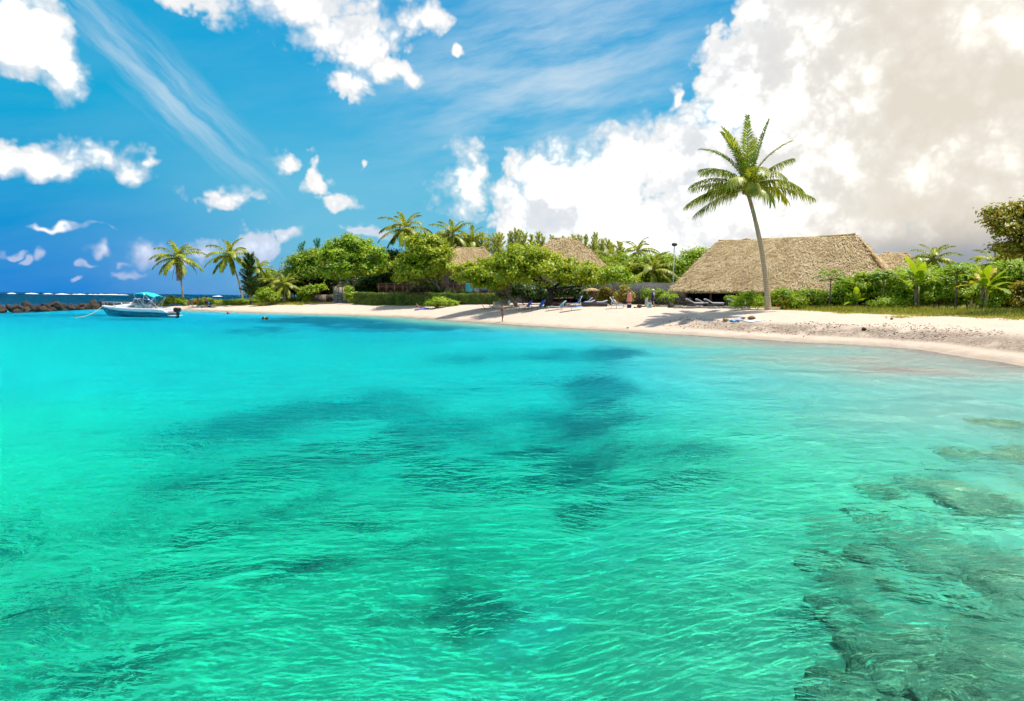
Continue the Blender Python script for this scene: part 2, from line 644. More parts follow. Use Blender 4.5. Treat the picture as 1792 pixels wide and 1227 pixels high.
# coral-rubble band along the eastern berm
rz = t.math('MULTIPLY', t.mapr(Z_, 0.28, 0.48), t.mapr(Z_, 1.15, 0.8))
rx = t.mapr(X_, 11.0, 17.0)
rub = t.math('MULTIPLY', t.math('MULTIPLY', rz, rx), t.mapr(t.noise(pos, 0.35, 5, 0.6), 0.32, 0.48))
rub_c = t.mix(t.mapr(t.noise(pos, 7.0, 4, 0.7), 0.35, 0.65), (0.18, 0.13, 0.09), (0.44, 0.345, 0.26))
col = t.mix(t.math('MULTIPLY', rub, 0.95), drysand, rub_c)
wet = t.math('MULTIPLY', t.mapr(t.math('MULTIPLY_ADD', n_mid, 0.25, Z_), 0.42, 0.12), t.mapr(Z_, -0.10, 0.03))
col = t.mix(t.math('MULTIPLY', wet, 0.8), col, t.mix(n_mid, (0.30, 0.235, 0.17), (0.38, 0.31, 0.235)))
# leaf litter, soil and turf far enough inland (attribute written on the mesh)
inl = t.node('ShaderNodeAttribute')
inl.attribute_name = 'inland'
turf_c = t.mix(n_mid, (0.07, 0.085, 0.02), (0.17, 0.17, 0.04))
soil = t.mix(n_mid, (0.09, 0.065, 0.04), (0.2, 0.16, 0.1))
land_c = t.mix(t.mapr(n_big, 0.42, 0.58), soil, turf_c)
edge = t.math('MULTIPLY_ADD', t.math('SUBTRACT', n_mid, 0.5), 0.5, inl.outputs['Fac'])
col = t.mix(t.mapr(edge, 0.42, 0.58), col, land_c)
turf = t.node('ShaderNodeAttribute')
turf.attribute_name = 'turf'
tedge = t.math('MULTIPLY_ADD', t.math('SUBTRACT', n_mid, 0.5), 0.7, turf.outputs['Fac'])
col = t.mix(t.mapr(tedge, 0.42, 0.62), col, t.mix(n_fine, (0.13, 0.145, 0.02), (0.26, 0.24, 0.06)))
# underwater
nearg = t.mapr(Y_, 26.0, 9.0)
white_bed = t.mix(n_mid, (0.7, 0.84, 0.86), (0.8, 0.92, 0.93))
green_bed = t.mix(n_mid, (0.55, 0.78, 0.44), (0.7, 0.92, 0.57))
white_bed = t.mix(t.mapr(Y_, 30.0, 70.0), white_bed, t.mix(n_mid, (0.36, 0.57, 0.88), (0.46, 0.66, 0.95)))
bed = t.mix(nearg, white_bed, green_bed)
pal = t.node('ShaderNodeAttribute')
pal.attribute_name = 'pale'
bed = t.mix(t.mapr(t.math('MULTIPLY_ADD', t.math('SUBTRACT', n_mid, 0.5), 0.8, pal.outputs['Fac']), 0.1, 0.9), bed, (0.88, 0.95, 0.70))
grass_n = t.noise(t.vm('MULTIPLY', pos, (1, 1, 0)), 0.42, 6, 0.66)
seag = t.node('ShaderNodeAttribute')
seag.attribute_name = 'seagrass'
sg = t.mapr(t.math('MULTIPLY_ADD', t.math('SUBTRACT', grass_n, 0.5), 2.0, seag.outputs['Fac']), 0.2, 0.7)
sgc = t.mix(nearg, (0.03, 0.15, 0.26), (0.05, 0.22, 0.17))
bed = t.mix(t.math('MULTIPLY', sg, 0.9), bed, sgc)
rock_n = t.node('ShaderNodeAttribute')
rock_n.attribute_name = 'reef'
rk = t.mapr(t.math('MULTIPLY_ADD', t.math('SUBTRACT', t.noise(pos, 0.8, 5, 0.62), 0.5), 1.6, rock_n.outputs['Fac']), 0.3, 0.7)
rc = t.mix(t.mapr(t.noise(pos, 1.7, 6, 0.65), 0.3, 0.7), (0.24, 0.22, 0.13), (0.85, 0.76, 0.44))
bed = t.mix(t.math('MULTIPLY', rk, 0.75), bed, rc)
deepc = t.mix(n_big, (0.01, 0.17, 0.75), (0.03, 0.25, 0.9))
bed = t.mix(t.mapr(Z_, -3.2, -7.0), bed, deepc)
bed = t.mix(t.mapr(Z_, -0.95, -0.15), bed, t.mix(n_mid, (0.64, 0.57, 0.44), (0.76, 0.7, 0.56)))
bed = t.mix(t.math('MULTIPLY', t.math('MULTIPLY', rk, 0.75), t.mapr(Z_, -0.1, -0.3)), bed, rc)
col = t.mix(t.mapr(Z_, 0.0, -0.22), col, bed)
hgt = t.math('ADD', t.math('MULTIPLY', t.noise(pos, 2.3, 6, 0.6), 0.8), t.math('MULTIPLY', n_fine, 0.25))
nb = bump(t, hgt, 0.8, 0.10)
finish(t, pbr(t, col, 0.9, nb, spec=0.15))

ter = new_mesh('sand_ground', np.stack([GX.ravel(), GY.ravel(), GZ], 1), [quads], smooth=True)
S_ = land_dist(GX.ravel(), GY.ravel())
fx, fy = GX.ravel(), GY.ravel()


def blobs_px(lst, wz=-0.9):
    f = np.zeros(len(fx))
    for (px, py, rx_, ry_, s) in lst:
        c = on_water(px, py, wz)
        ex = on_water(px + rx_, py, wz) - c
        e1 = on_water(px, py - ry_, wz)
        e2 = on_water(px, py + ry_, wz)
        ry_m = abs(e1[1] - e2[1]) / 2
        rx_m = abs(ex[0])
        # axis along the view ray on the ground
        v = c[:2] / np.linalg.norm(c[:2])
        a = (fx - c[0]) * v[0] + (fy - c[1]) * v[1]
        b = -(fx - c[0]) * v[1] + (fy - c[1]) * v[0]
        f = np.maximum(f, s * np.exp(-((a / ry_m) ** 2 + (b / rx_m) ** 2)))
    return f


# how far inland the bare sand ends, along the shore (X of the place -> metres of sand)
sand_w = np.interp(fx, [-70, -58, -45, -30, -18, -5, 8, 15, 22, 26, 30, 60], [5, 9, 9, 12, 12, 20, 24, 18, 14, 11.5, 10.5, 9])
inland = np.clip((S_ - sand_w) / 3.0 + 0.5, 0, 1)
turf_v = np.clip((S_ - np.interp(fx, [-70, 21, 24, 30, 60], [99, 99, 10.5, 8.8, 7.5])) / 1.6 + 0.5, 0, 1) * (fx > 20) + (fx < -40) * np.clip((S_ - 6.5) / 2 + .5, 0, 1)
pale_v = blobs_px([(930, 960, 110, 50, .9), (860, 1100, 130, 60, .8), (1080, 880, 140, 40, .7), (720, 1010, 120, 40, .5), (120, 730, 200, 40, .7), (1250, 930, 120, 50, .6), (1000, 1190, 120, 40, .5)])
seag_v = 1.35 * blobs_px([(820, 760, 260, 60, .35), (1080, 760, 160, 70, .4), (560, 800, 220, 40, .35), (700, 850, 160, 40, .3), (430, 750, 150, 18, .75), (600, 722, 190, 18, .8), (760, 748, 120, 22, .65), (690, 700, 90, 9, .5), (1040, 700, 75, 26, .75), (985, 762, 90, 26, .75), (1015, 822, 60, 22, .6), (930, 735, 80, 12, .45), (1190, 818, 80, 18, .75), (1120, 780, 60, 14, .4),
                   (360, 815, 70, 20, .75), (520, 868, 140, 24, .65), (250, 880, 180, 36, .5), (60, 905, 150, 50, .65), (130, 1005, 160, 50, .6), (40, 1120, 130, 60, .7), (640, 960, 90, 30, .3), (830, 925, 100, 46, .6), (760, 880, 60, 20, .3),
                   (950, 580, 260, 10, .5), (640, 572, 200, 8, .85), (760, 585, 220, 9, .7), (470, 590, 90, 14, .35), (1040, 640, 120, 16, .55), (880, 640, 150, 12, .4), (180, 562, 200, 5, .4), (1180, 1190, 110, 40, .45), (200, 1225, 120, 26, .55), (1420, 1080, 60, 40, .4)])
reef_v = blobs_px([(1640, 960, 120, 60, .7), (1560, 1110, 160, 80, .75), (1480, 960, 90, 50, .55), (1740, 1080, 110, 110, .8), (1430, 790, 50, 12, .4), (1600, 868, 80, 18, .6), (1370, 1190, 100, 40, .4), (1240, 795, 60, 16, .35), (1770, 790, 50, 60, .5), (1770, 900, 60, 50, .6)], -0.5)
for nm, val in (('inland', inland), ('turf', turf_v), ('seagrass', seag_v), ('reef', reef_v), ('pale', pale_v)):
    at_ = ter.attributes.new(nm, 'FLOAT', 'POINT')
    at_.data.foreach_set('value', val.astype(np.float32))
tag(link('sand_ground', ter, sand_m), 'pale coral sand beach running down into the lagoon bed', 'ground', kind='structure')

# ------------------------------------------------------------------ water
water_m, t = new_mat('lagoon_water')
pos = t.node('ShaderNodeNewGeometry').outputs['Position']
pw = t.vm('ADD', pos, t.vm('SCALE', t.vm('SUBTRACT', t.noise(pos, 0.35, 3, out=1), (0.5, 0.5, 0.5)), 1.3))
w1 = t.noise(t.mapping(pw, rot=(0, 0, R(12)), scale=(0.55, 1.25, 1)), 1.0, 2.0, 0.5)
w2 = t.noise(t.mapping(pw, rot=(0, 0, R(-18)), scale=(1.7, 3.4, 1)), 1.0, 3.0, 0.55, dist=0.4)
w3 = t.noise(t.mapping(pw, rot=(0, 0, R(8)), scale=(4.2, 8.5, 1)), 1.0, 3.0, 0.55, dist=0.5)
hh = t.math('ADD', t.math('MULTIPLY', w1, 0.07), t.math('ADD', t.math('MULTIPLY', w2, 0.07), t.math('MULTIPLY', w3, 0.034)))
nb = bump(t, hh, 1.0, 1.0)
refr = t.node('ShaderNodeBsdfRefraction')
refr.inputs['Roughness'].default_value = 0.0
refr.inputs['IOR'].default_value = 1.333
refr.inputs['Color'].default_value = (1.78, 1.78, 1.78, 1)
t.put(refr.inputs['Normal'], nb)
transp = t.node('ShaderNodeBsdfTransparent')
mx = t.node('ShaderNodeMixShader')
# light close to the normal passes almost straight, oblique light is bent
inc = t.node('ShaderNodeNewGeometry').outputs['Incoming']
cosv = t.math('ABSOLUTE', t.vm('DOT_PRODUCT', inc, nb, out=1))
t.put(mx.inputs[0], t.mapr(cosv, 0.70, 0.88))
t.put(mx.inputs[1], refr.outputs[0])
t.put(mx.inputs[2], transp.outputs[0])
gl = t.node('ShaderNodeBsdfGlossy')
gl.inputs['Roughness'].default_value = 0.0
t.put(gl.inputs['Normal'], nb)
fr_ = t.node('ShaderNodeFresnel')
fr_.inputs['IOR'].default_value = 1.333
t.put(fr_.inputs['Normal'], nb)
m2 = t.node('ShaderNodeMixShader')
t.put(m2.inputs[0], t.math('MINIMUM', fr_.outputs[0], 0.6))
t.put(m2.inputs[1], mx.outputs[0])
t.put(m2.inputs[2], gl.outputs[0])
va = t.node('ShaderNodeVolumeAbsorption')
va.inputs['Density'].default_value = 1.0
va.inputs['Color'].default_value = (0.42, 0.978, 0.966, 1)
finish(t, m2.outputs[0], va.outputs[0])
mb = MB().box((-9000, -600, -40), (9000, 14000, 0.0))
tag(mb.build('lagoon_water', water_m), 'clear turquoise lagoon water with small ripples', 'water', kind='structure')


# ------------------------------------------------------------------ object materials
def leaf_mat(name, dark, light, yellow=None, trans=0.35, rough=0.45, yfrac=0.06, scale=1.0):
    m, t = new_mat(name)
    geo = t.node('ShaderNodeNewGeometry')
    rnd = geo.outputs['Random Per Island']
    oc = t.node('ShaderNodeTexCoord').outputs['Object']
    n = t.noise(oc, scale, 3, 0.5)
    f = t.math('ADD', t.math('MULTIPLY', rnd, 0.4), t.math('MULTIPLY', t.mapr(n, 0.32, 0.68), 0.6))
    c = t.mix(f, dark, light)
    if yellow:
        c = t.mix(t.math('GREATER_THAN', t.math('FRACT', t.math('MULTIPLY', rnd, 37.7)), 1 - yfrac), c, yellow)
    p = t.node('ShaderNodeBsdfPrincipled')
    t.put(p.inputs['Base Color'], c)
    p.inputs['Roughness'].default_value = rough
    p.inputs['Specular IOR Level'].default_value = 0.35
    tr = t.node('ShaderNodeBsdfTranslucent')
    t.put(tr.inputs[0], t.mix(1.0, c, (1.2, 1.15, 0.5), 'MULTIPLY'))
    mx = t.node('ShaderNodeMixShader')
    mx.inputs[0].default_value = trans
    t.put(mx.inputs[1], p.outputs[0])
    t.put(mx.inputs[2], tr.outputs[0])
    finish(t, mx.outputs[0])
    return m


def plain(name, c1, c2=None, rough=0.6, scale=6.0, bumps=0.0, spec=0.4, metal=0.0, stretch=(1, 1, 1)):
    m, t = new_mat(name)
    oc = t.node('ShaderNodeTexCoord').outputs['Object']
    n = t.noise(t.mapping(oc, scale=stretch), scale, 5, 0.6)
    col = t.mix(t.mapr(n, 0.3, 0.7), c1, c2 or tuple(0.8 * x for x in c1))
    nb = bump(t, n, 0.6, bumps) if bumps else None
    finish(t, pbr(t, col, rough, nb, metal, spec))
    return m


M = {}
M['almond'] = leaf_mat('almond_leaf', (0.159, 0.260, 0.011), (0.580, 0.642, 0.024), (0.750, 0.720, 0.035), 0.32)
M['bright'] = leaf_mat('bright_leaf', (0.16, 0.32, 0.014), (0.48, 0.62, 0.03), (0.66, 0.62, 0.05), 0.34)
M['mid'] = leaf_mat('mid_leaf', (0.13, 0.24, 0.012), (0.42, 0.56, 0.03), (0.6, 0.55, 0.04), 0.32)
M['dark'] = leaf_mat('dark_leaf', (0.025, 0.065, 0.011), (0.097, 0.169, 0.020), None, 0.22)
M['olive'] = leaf_mat('olive_leaf', (0.20, 0.20, 0.015), (0.50, 0.44, 0.05), (0.55, 0.36, 0.03), 0.34, yfrac=0.10)
M['hedge'] = leaf_mat('hedge_leaf', (0.083, 0.150, 0.018), (0.224, 0.316, 0.030), None, 0.25)
M['needle'] = leaf_mat('casuarina_needle', (0.381, 0.467, 0.077), (0.750, 0.720, 0.214), (0.750, 0.720, 0.368), 0.35, 0.6, scale=0.4)
M['needle_blue'] = leaf_mat('casuarina_needle_blue', (0.073, 0.276, 0.257), (0.195, 0.553, 0.473), None, 0.3, 0.6, scale=0.4)
M['frond'] = leaf_mat('palm_leaflet', (0.158, 0.232, 0.022), (0.561, 0.572, 0.063), (0.750, 0.720, 0.181), 0.38, 0.4, 0.05, scale=0.7)
M['frond_dark'] = leaf_mat('palm_leaflet_dark', (0.057, 0.112, 0.015), (0.191, 0.255, 0.032), (0.557, 0.450, 0.065), 0.3, 0.4, 0.06, scale=0.7)
M['frond_dead'] = leaf_mat('palm_leaflet_dead', (0.220, 0.130, 0.067), (0.469, 0.312, 0.167), None, 0.2, 0.8)
M['rachis'] = plain('palm_rachis', (0.36, 0.33, 0.06), (0.22, 0.22, 0.05), 0.5)
M['banana'] = leaf_mat('banana_leaf', (0.185, 0.325, 0.012), (0.478, 0.575, 0.027), None, 0.42, 0.35, scale=1.5)
M['yellowleaf'] = leaf_mat('yellow_banana_leaf', (0.478, 0.360, 0.009), (0.743, 0.550, 0.026), None, 0.4, 0.5, scale=1.5)
M['grass'] = leaf_mat('beach_grass', (0.179, 0.208, 0.016), (0.455, 0.442, 0.056), (0.621, 0.520, 0.133), 0.3, 0.6, 0.15, scale=1.0)
M['papaya'] = leaf_mat('papaya_leaf', (0.10, 0.2, 0.015), (0.26, 0.38, 0.03), None, 0.3)
M['flower'] = leaf_mat('red_flower', (0.530, 0.060, 0.017), (0.750, 0.140, 0.026), None, 0.3)
M['bark'] = plain('tree_bark', (0.13, 0.10, 0.075), (0.27, 0.22, 0.17), 0.9, 5, 0.03, 0.2, stretch=(1, 1, .3))
M['bark_dark'] = plain('dark_bark', (0.03, 0.024, 0.02), (0.075, 0.06, 0.045), 0.9, 5, 0.03, 0.2, stretch=(1, 1, .3))
M['coco'] = plain('coconut_husk', (0.33, 0.24, 0.05), (0.20, 0.16, 0.03), 0.5, 4)
M['driftwood'] = plain('driftwood', (0.16, 0.12, 0.09), (0.08, 0.06, 0.045), 0.9, 8)

# palm trunk: grey-brown with ring scars
m, t = new_mat('palm_trunk')
oc = t.node('ShaderNodeTexCoord').outputs['Object']
sx_ = t.node('ShaderNodeSeparateXYZ')
t.put(sx_.inputs[0], oc)
wv = t.math('SINE', t.math('MULTIPLY_ADD', sx_.outputs[2], 34.0, t.math('MULTIPLY', t.noise(oc, 2.0, 3), 3.0)))
ring = t.mapr(wv, 0.55, 0.95)
c = t.mix(t.noise(oc, 3.0, 5, 0.6), (0.40, 0.29, 0.18), (0.62, 0.48, 0.32))
c = t.mix(t.math('MULTIPLY', ring, 0.5), c, (0.24, 0.165, 0.10))
finish(t, pbr(t, c, 0.85, bump(t, wv, 0.5, 0.02), spec=0.2))
M['trunk'] = m


# ------------------------------------------------------------------ foliage generators
def unit(a):
    return a / (np.linalg.norm(a, axis=-1, keepdims=True) + 1e-9)


def leaf_quads(C, N, size, aspect=0.5, r=rng, fold=0.12):
    """one kite-shaped leaf at each centre, facing roughly along N"""
    n = len(C)
    t1 = unit(np.cross(N, r.normal(size=(n, 3))))
    t2 = np.cross(N, t1)
    s = np.broadcast_to(np.asarray(size, float), (n,))[:, None]
    V = np.stack([C - t1 * s * 0.5, C + t2 * s * aspect * 0.5 + N * s * fold, C + t1 * s * 0.5 - N * s * 0.08, C - t2 * s * aspect * 0.5 + N * s * fold], 1).reshape(-1, 3)
    F = np.arange(n * 4).reshape(n, 4)
    return V, F


def lobe_clumps(lobes, n, r, shell=0.55):
    vol = np.array([l[1][0] * l[1][1] * l[1][2] for l in lobes]) ** 0.75
    k = r.choice(len(lobes), n, p=vol / vol.sum())
    d = unit(r.normal(size=(n, 3)))
    d[:, 2] = np.where(d[:, 2] < -0.3, -d[:, 2] * 0.6, d[:, 2])
    d = unit(d)
    rad = shell + (1 - shell) * r.random(n) ** 0.6
    c = np.array([l[0] for l in lobes], float)[k]
    s = np.array([l[1] for l in lobes], float)[k]
    bumpy = 1 + 0.2 * r.normal(size=n) * (1 - 0.35 * (np.arange(n) % 2))
    return c + d * s * (rad * bumpy)[:, None], d


def crown_mesh(name, lobes, n_clump, per, leaf, spread, seed, aspect=0.55, up=0.55, shell=0.55):
    r = np.random.default_rng(seed)
    P, D = lobe_clumps(lobes, n_clump, r, shell)
    n = n_clump * per
    off = r.normal(size=(n, 3)) * spread * np.array((1, 1, 0.7))
    C = np.repeat(P, per, 0) + off
    N = unit(np.repeat(D, per, 0) * 0.6 + unit(off) * 0.5 + np.array((0, 0, up)) + r.normal(size=(n, 3)) * 0.45)
    V, F = leaf_quads(C, N, leaf * (0.65 + 0.7 * r.random(n)), aspect, r)
    return new_mesh(name, V, [F])


def limbs(mb, base, tops, r0, lean, seed, fork=0.45):
    """a trunk that leans to `lean` (offset at the fork) and spreads to the lobe centres"""
    r = np.random.default_rng(seed)
    base = np.asarray(base, float)
    fk = base + np.asarray(lean, float)
    mid = (base + fk) / 2 + r.normal(size=3) * 0.12
    mb.tube([base - (0, 0, 0.3), base + (0, 0, 0.05), mid, fk], [r0 * 1.5, r0 * 1.15, r0 * 0.9, r0 * 0.75], 9)
    for tp in tops:
        tp = np.asarray(tp, float)
        a = fk + (tp - fk) * 0.35 + r.normal(size=3) * 0.25
        b = fk + (tp - fk) * 0.7 + r.normal(size=3) * 0.25
        mb.tube([fk - (fk - mid) * .1, a, b, tp], [r0 * 0.6, r0 * 0.42, r0 * 0.26, r0 * 0.1], 6)
        for k in range(2):
            e = b + unit(r.normal(size=3)) * np.linalg.norm(tp - fk) * 0.4
            mb.tube([a + (b - a) * .5, (a + e) / 2 + (0, 0, .1), e], [r0 * 0.3, r0 * 0.18, r0 * 0.05], 5)


def broad_tree(name, label, base, lobes, mat, r0=0.18, lean=(0, 0, 1.2), n=160, per=70, leaf=0.3, spread=0.42, seed=1, bark='bark', cat='tree', group=None, aspect=0.55, shell=0.55, up=.55):
    root = thing(name, label, cat, base, group=group)
    mb = MB()
    big_l = sorted(lobes, key=lambda l: -l[1][0])[:6]
    limbs(mb, (0, 0, 0), [np.array(l[0]) + np.array((0, 0, -0.2 * l[1][2])) for l in big_l], r0, lean, seed)
    mb.build('trunk', M[bark], root, smooth=True)
    o = link('crown', crown_mesh('crown', lobes, n, per, leaf, spread, seed, aspect, up, shell), M[mat], root)
    o['kind'] = 'stuff'
    return root


def px_lobes(base, Y, lst, depth=0.8):
    """crown lobes read off the photo: (px, py, rx_px, ry_px, extra depth) -> local lobes"""
    out = []
    for q in lst:
        px, py, rx_, ry_ = q[:4]
        dy = q[4] if len(q) > 4 else 0.0
        c = at(px, py, Y + dy) - np.asarray(base)
        k = (Y + dy) / FPX
        out.append((c, (rx_ * k, max(rx_, ry_) * k * depth, ry_ * k)))
    return out


def shrub(name, label, base, lobes, mat, n=40, per=60, leaf=0.2, spread=0.25, seed=1, cat='shrub', group=None, stems=5, aspect=0.5, shell=.4):
    root = thing(name, label, cat, base, group=group)
    r = np.random.default_rng(seed)
    mb = MB()
    for k in range(stems):
        l = lobes[k % len(lobes)]
        tp = np.array(l[0]) + r.normal(size=3) * np.array(l[1]) * 0.3
        s = np.array((l[0][0] * 0.5 + r.normal() * 0.15, l[0][1] * 0.5 + r.normal() * 0.15, -0.15))
        mb.tube([s, (s + tp) / 2 + r.normal(size=3) * 0.05, tp], [0.04, 0.03, 0.012], 5)
    mb.build('stem', M['bark'], root)
    o = link('foliage', crown_mesh('foliage', lobes, n, per, leaf, spread, seed, aspect, shell=shell), M[mat], root)
    o['kind'] = 'stuff'
    return root


def frond_mesh(L, el0, droop, seed, nl=44, ll=0.85, lw=0.055, hang=0.5, dead=False):
    """a feather palm frond along +x: curved rib and two rows of drooping leaflets"""
    r = np.random.default_rng(seed)
    ns = 26
    tt = np.linspace(0, 1, ns)
    th = el0 - droop * tt ** 1.25
    ds = L / (ns - 1)
    x = np.concatenate(([0], np.cumsum(np.cos(th[:-1]) * ds)))
    z = np.concatenate(([0], np.cumsum(np.sin(th[:-1]) * ds)))
    side = 0.04 * L * r.normal() * tt ** 2
    P = np.stack([x, side, z], 1)
    mb = MB()
    mb.tube(P, np.linspace(0.05, 0.008, ns), 5)
    rib = (mb.V, mb.F, mb.n)
    V, Q, T3 = [], [], []
    k = 0
    for sgn in (-1, 1):
        for t_ in np.linspace(0.14, 0.995, nl):
            t_ = min(0.999, max(0.1, t_ + r.normal() * 0.004))
            i = min(ns - 2, int(t_ * (ns - 1)))
            f = t_ * (ns - 1) - i
            p = P[i] * (1 - f) + P[i + 1] * f
            tan = unit(P[i + 1] - P[i])
            sid = np.array((0, sgn, 0.0))
            nrm = np.cross(tan, sid) * sgn
            a = 0.45 + 0.55 * t_ + r.normal() * 0.07
            ln = ll * (math.sin(math.pi * (0.16 + 0.76 * t_)) ** 0.7) * (0.85 + 0.3 * r.random())
            d = unit(sid * math.cos(a) + tan * math.sin(a) + nrm * 0.22)
            g = np.array((0, 0, -1.0)) * (hang * (0.7 + 0.6 * r.random()))
            m1 = p + d * ln * 0.42 + g * ln * 0.16
            tip = p + d * ln * 0.72 + g * ln * 0.62
            wv = unit(np.cross(d, nrm)) * lw * 0.5
            wm = wv + g * 0.0
            V += [p - wv * 0.6, p + wv * 0.6, m1 + wm, m1 - wm, tip]
            Q.append((k, k + 1, k + 2, k + 3))
            T3.append((k + 3, k + 2, k + 4))
            k += 5
    me = new_mesh('frond', V, [np.array(Q), np.array(T3)])
    me2 = new_mesh('rachis', np.concatenate(rib[0]), [np.array(f) for f in rib[1].values()], True)
    return me, me2


FROND_LIB = {}


def frond_lib(key, el, droop, seed, **kw):
    k = (key, round(el, 2), round(droop, 2), seed)
    if k not in FROND_LIB:
        FROND_LIB[k] = frond_mesh(1.0 * kw.pop('L', 4.0), el, droop, seed, **kw)
    return FROND_LIB[k]


def put_frond(root, mesh_pair, z, azim, mat, roll=0.0, scale=1.0, at_=(0, 0)):
    f = link('frond', mesh_pair[0], mat, root, (at_[0], at_[1], z), (roll, 0, azim), scale)
    link('rachis', mesh_pair[1], M['rachis'], f)
    return f


def trunk_path(top, bend=0.25, n=14):
    """curve from the origin to `top`, steeper at the foot"""
    top = np.asarray(top, float)
    t_ = np.linspace(0, 1, n)
    h = top[2] * t_
    sft = (1 - bend) * t_ + bend * t_ ** 2.0
    return np.stack([top[0] * sft, top[1] * sft, h], 1)


def palm(name, label, base, top, L, fronds, mat='frond', r0=0.2, bend=0.4, seed=0, group=None, cat='palm tree', flare=1.9, nuts=4, hang=0.5, ll=0.85, lw=0.055, nl=44, lib='std', dead=0):
    """fronds: an int (random crown) or a list of (azimuth deg, elevation deg, droop deg, length factor)"""
    r = np.random.default_rng(seed)
    root = thing(name, label, cat, base, group=group)
    tp = np.asarray(top, float) - np.asarray(base, float)
    path = trunk_path(tp, bend)
    path = np.concatenate(([path[0] - (0, 0, 0.4)], path))
    k = np.linspace(0, 1, len(path))
    rad = r0 * (0.62 + 0.38 * (1 - k)) * (1 + (flare - 1) * np.exp(-k * 16))
    MB().tube(path, rad, 12).build('trunk', M['trunk'], root, smooth=True)
    mb = MB()
    mb.loft([np.stack([np.cos(a_) * rr + tp[0], np.sin(a_) * rr + tp[1], np.full(10, zz + tp[2])], 1) for a_ in [np.linspace(0, 2 * math.pi, 10, endpoint=False)] for rr, zz in ((r0 * .6, -.25), (r0 * 1.1, 0.0), (r0 * 1.0, .25), (r0 * .3, .7))])
    mb.build('crownshaft', M['rachis'], root, smooth=True)
    if isinstance(fronds, int):
        out = []
        for i in range(fronds):
            u = i / (fronds - 1)
            e = 82 - 118 * u + r.normal() * 6
            out.append((i * 137.5 + r.normal() * 8, e, 35 + 60 * (1 - abs(e) / 110) + r.normal() * 5, 0.82 + 0.2 * math.sin(math.pi * u) + r.normal() * .05))
        quant = True
    else:
        out, quant = fronds, False
    for i, (a_, e, d_, s) in enumerate(out):
        if quant:
            e = round(e / 14) * 14
            d_ = 78 if e > 20 else (62 if e > -20 else 40)
            sd = (i % 2) + 11
        else:
            sd = seed * 31 + i
        kw = dict(L=L if not quant else 4.0, hang=hang, ll=ll, lw=lw, nl=nl)
        if not quant:
            pr = frond_mesh(L * s, R(e), R(d_), sd, nl, ll, lw, hang * (0.3 if e > 64 else 1.0))
            put_frond(root, pr, tp[2] + 0.05, R(a_), M[mat], 0, 1.0, tp[:2])
        else:
            pr = frond_lib(lib, R(e), R(d_), sd, **kw)
            put_frond(root, pr, tp[2] + 0.05, R(a_), M[mat] if i % 7 else M[mat], 0, L / 4.0 * s, tp[:2])
    for i in range(dead):
        pr = frond_lib('dead', R(-68), R(20), 5 + i % 2, L=3.0, hang=0.9, ll=0.6, lw=.06, nl=26)
        put_frond(root, pr, tp[2] - 0.1, R(i * 95 + 20), M['frond_dead'], 0, L / 4.0, tp[:2])
    for i in range(nuts):
        a_ = i * 2.2 + seed
        MB().ellipsoid((0, 0, 0), (0.13, 0.13, 0.17), 8, 6).build('coconut', M['coco'], root, (tp[0] + math.cos(a_) * 0.28, tp[1] + math.sin(a_) * 0.28, tp[2] - 0.12 - 0.1 * (i % 2)), smooth=True)
    return root


def casuarina(name, label, base, H, Wd, mat='needle', seed=0, nplume=26, group='feathery casuarina trees behind the huts'):
    """slender she-oak: upright leader with ascending plumes of hanging needles"""
    r = np.random.default_rng(seed)
    root = thing(name, label, 'tree', base, group=group)
    mb = MB()
    mb.tube([(0, 0, -0.3), (0.1, 0, H * 0.4), (r.normal() * .2, 0, H * 0.97)], [0.16, 0.11, 0.015], 7)
    Vs, Fs, k0 = [], [], 0
    for i in range(nplume):
        u = (i + 0.5) / nplume
        zb = H * (0.18 + 0.7 * u)
        a_ = i * 2.39996 + r.normal() * 0.3
        ln = Wd * (1.0 - 0.5 * u) * (0.6 + 0.7 * r.random()) + 0.5
        el = R(40 + 42 * u + r.normal() * 9)
        tt = np.linspace(0, 1, 9)
        ang = el - 0.5 * tt + 0.25 * tt ** 2
        P = np.stack([np.cos(a_) * np.cos(ang) * ln * tt, np.sin(a_) * np.cos(ang) * ln * tt, zb + np.sin(ang) * ln * tt], 1)
        mb.tube(P, np.linspace(0.035, 0.006, 9), 4)
        nn = int(105 + 85 * ln)
        q = r.random(nn) ** 0.8
        C = np.stack([np.interp(q, tt, P[:, j]) for j in range(3)], 1)
        d = unit(r.normal(size=(nn, 3)) * 0.55 + unit(P[-1] - P[0]) * 0.75 + np.array((0, 0, 0.1)))
        l_ = 0.28 + 0.38 * r.random(nn)
        tip = C + d * l_[:, None] + np.array((0, 0, -1)) * (l_ * 0.22)[:, None]
        sd = unit(np.cross(d, r.normal(size=(nn, 3)))) * 0.028
        V = np.stack([C - sd, C + sd, tip], 1).reshape(-1, 3)
        Vs.append(V)
        Fs.append(np.arange(nn * 3).reshape(nn, 3) + k0)
        k0 += nn * 3
    mb.build('trunk', M['bark'], root)
    o = link('crown', new_mesh('crown', np.concatenate(Vs), [np.concatenate(Fs)]), M[mat], root)
    o['kind'] = 'stuff'
    return root


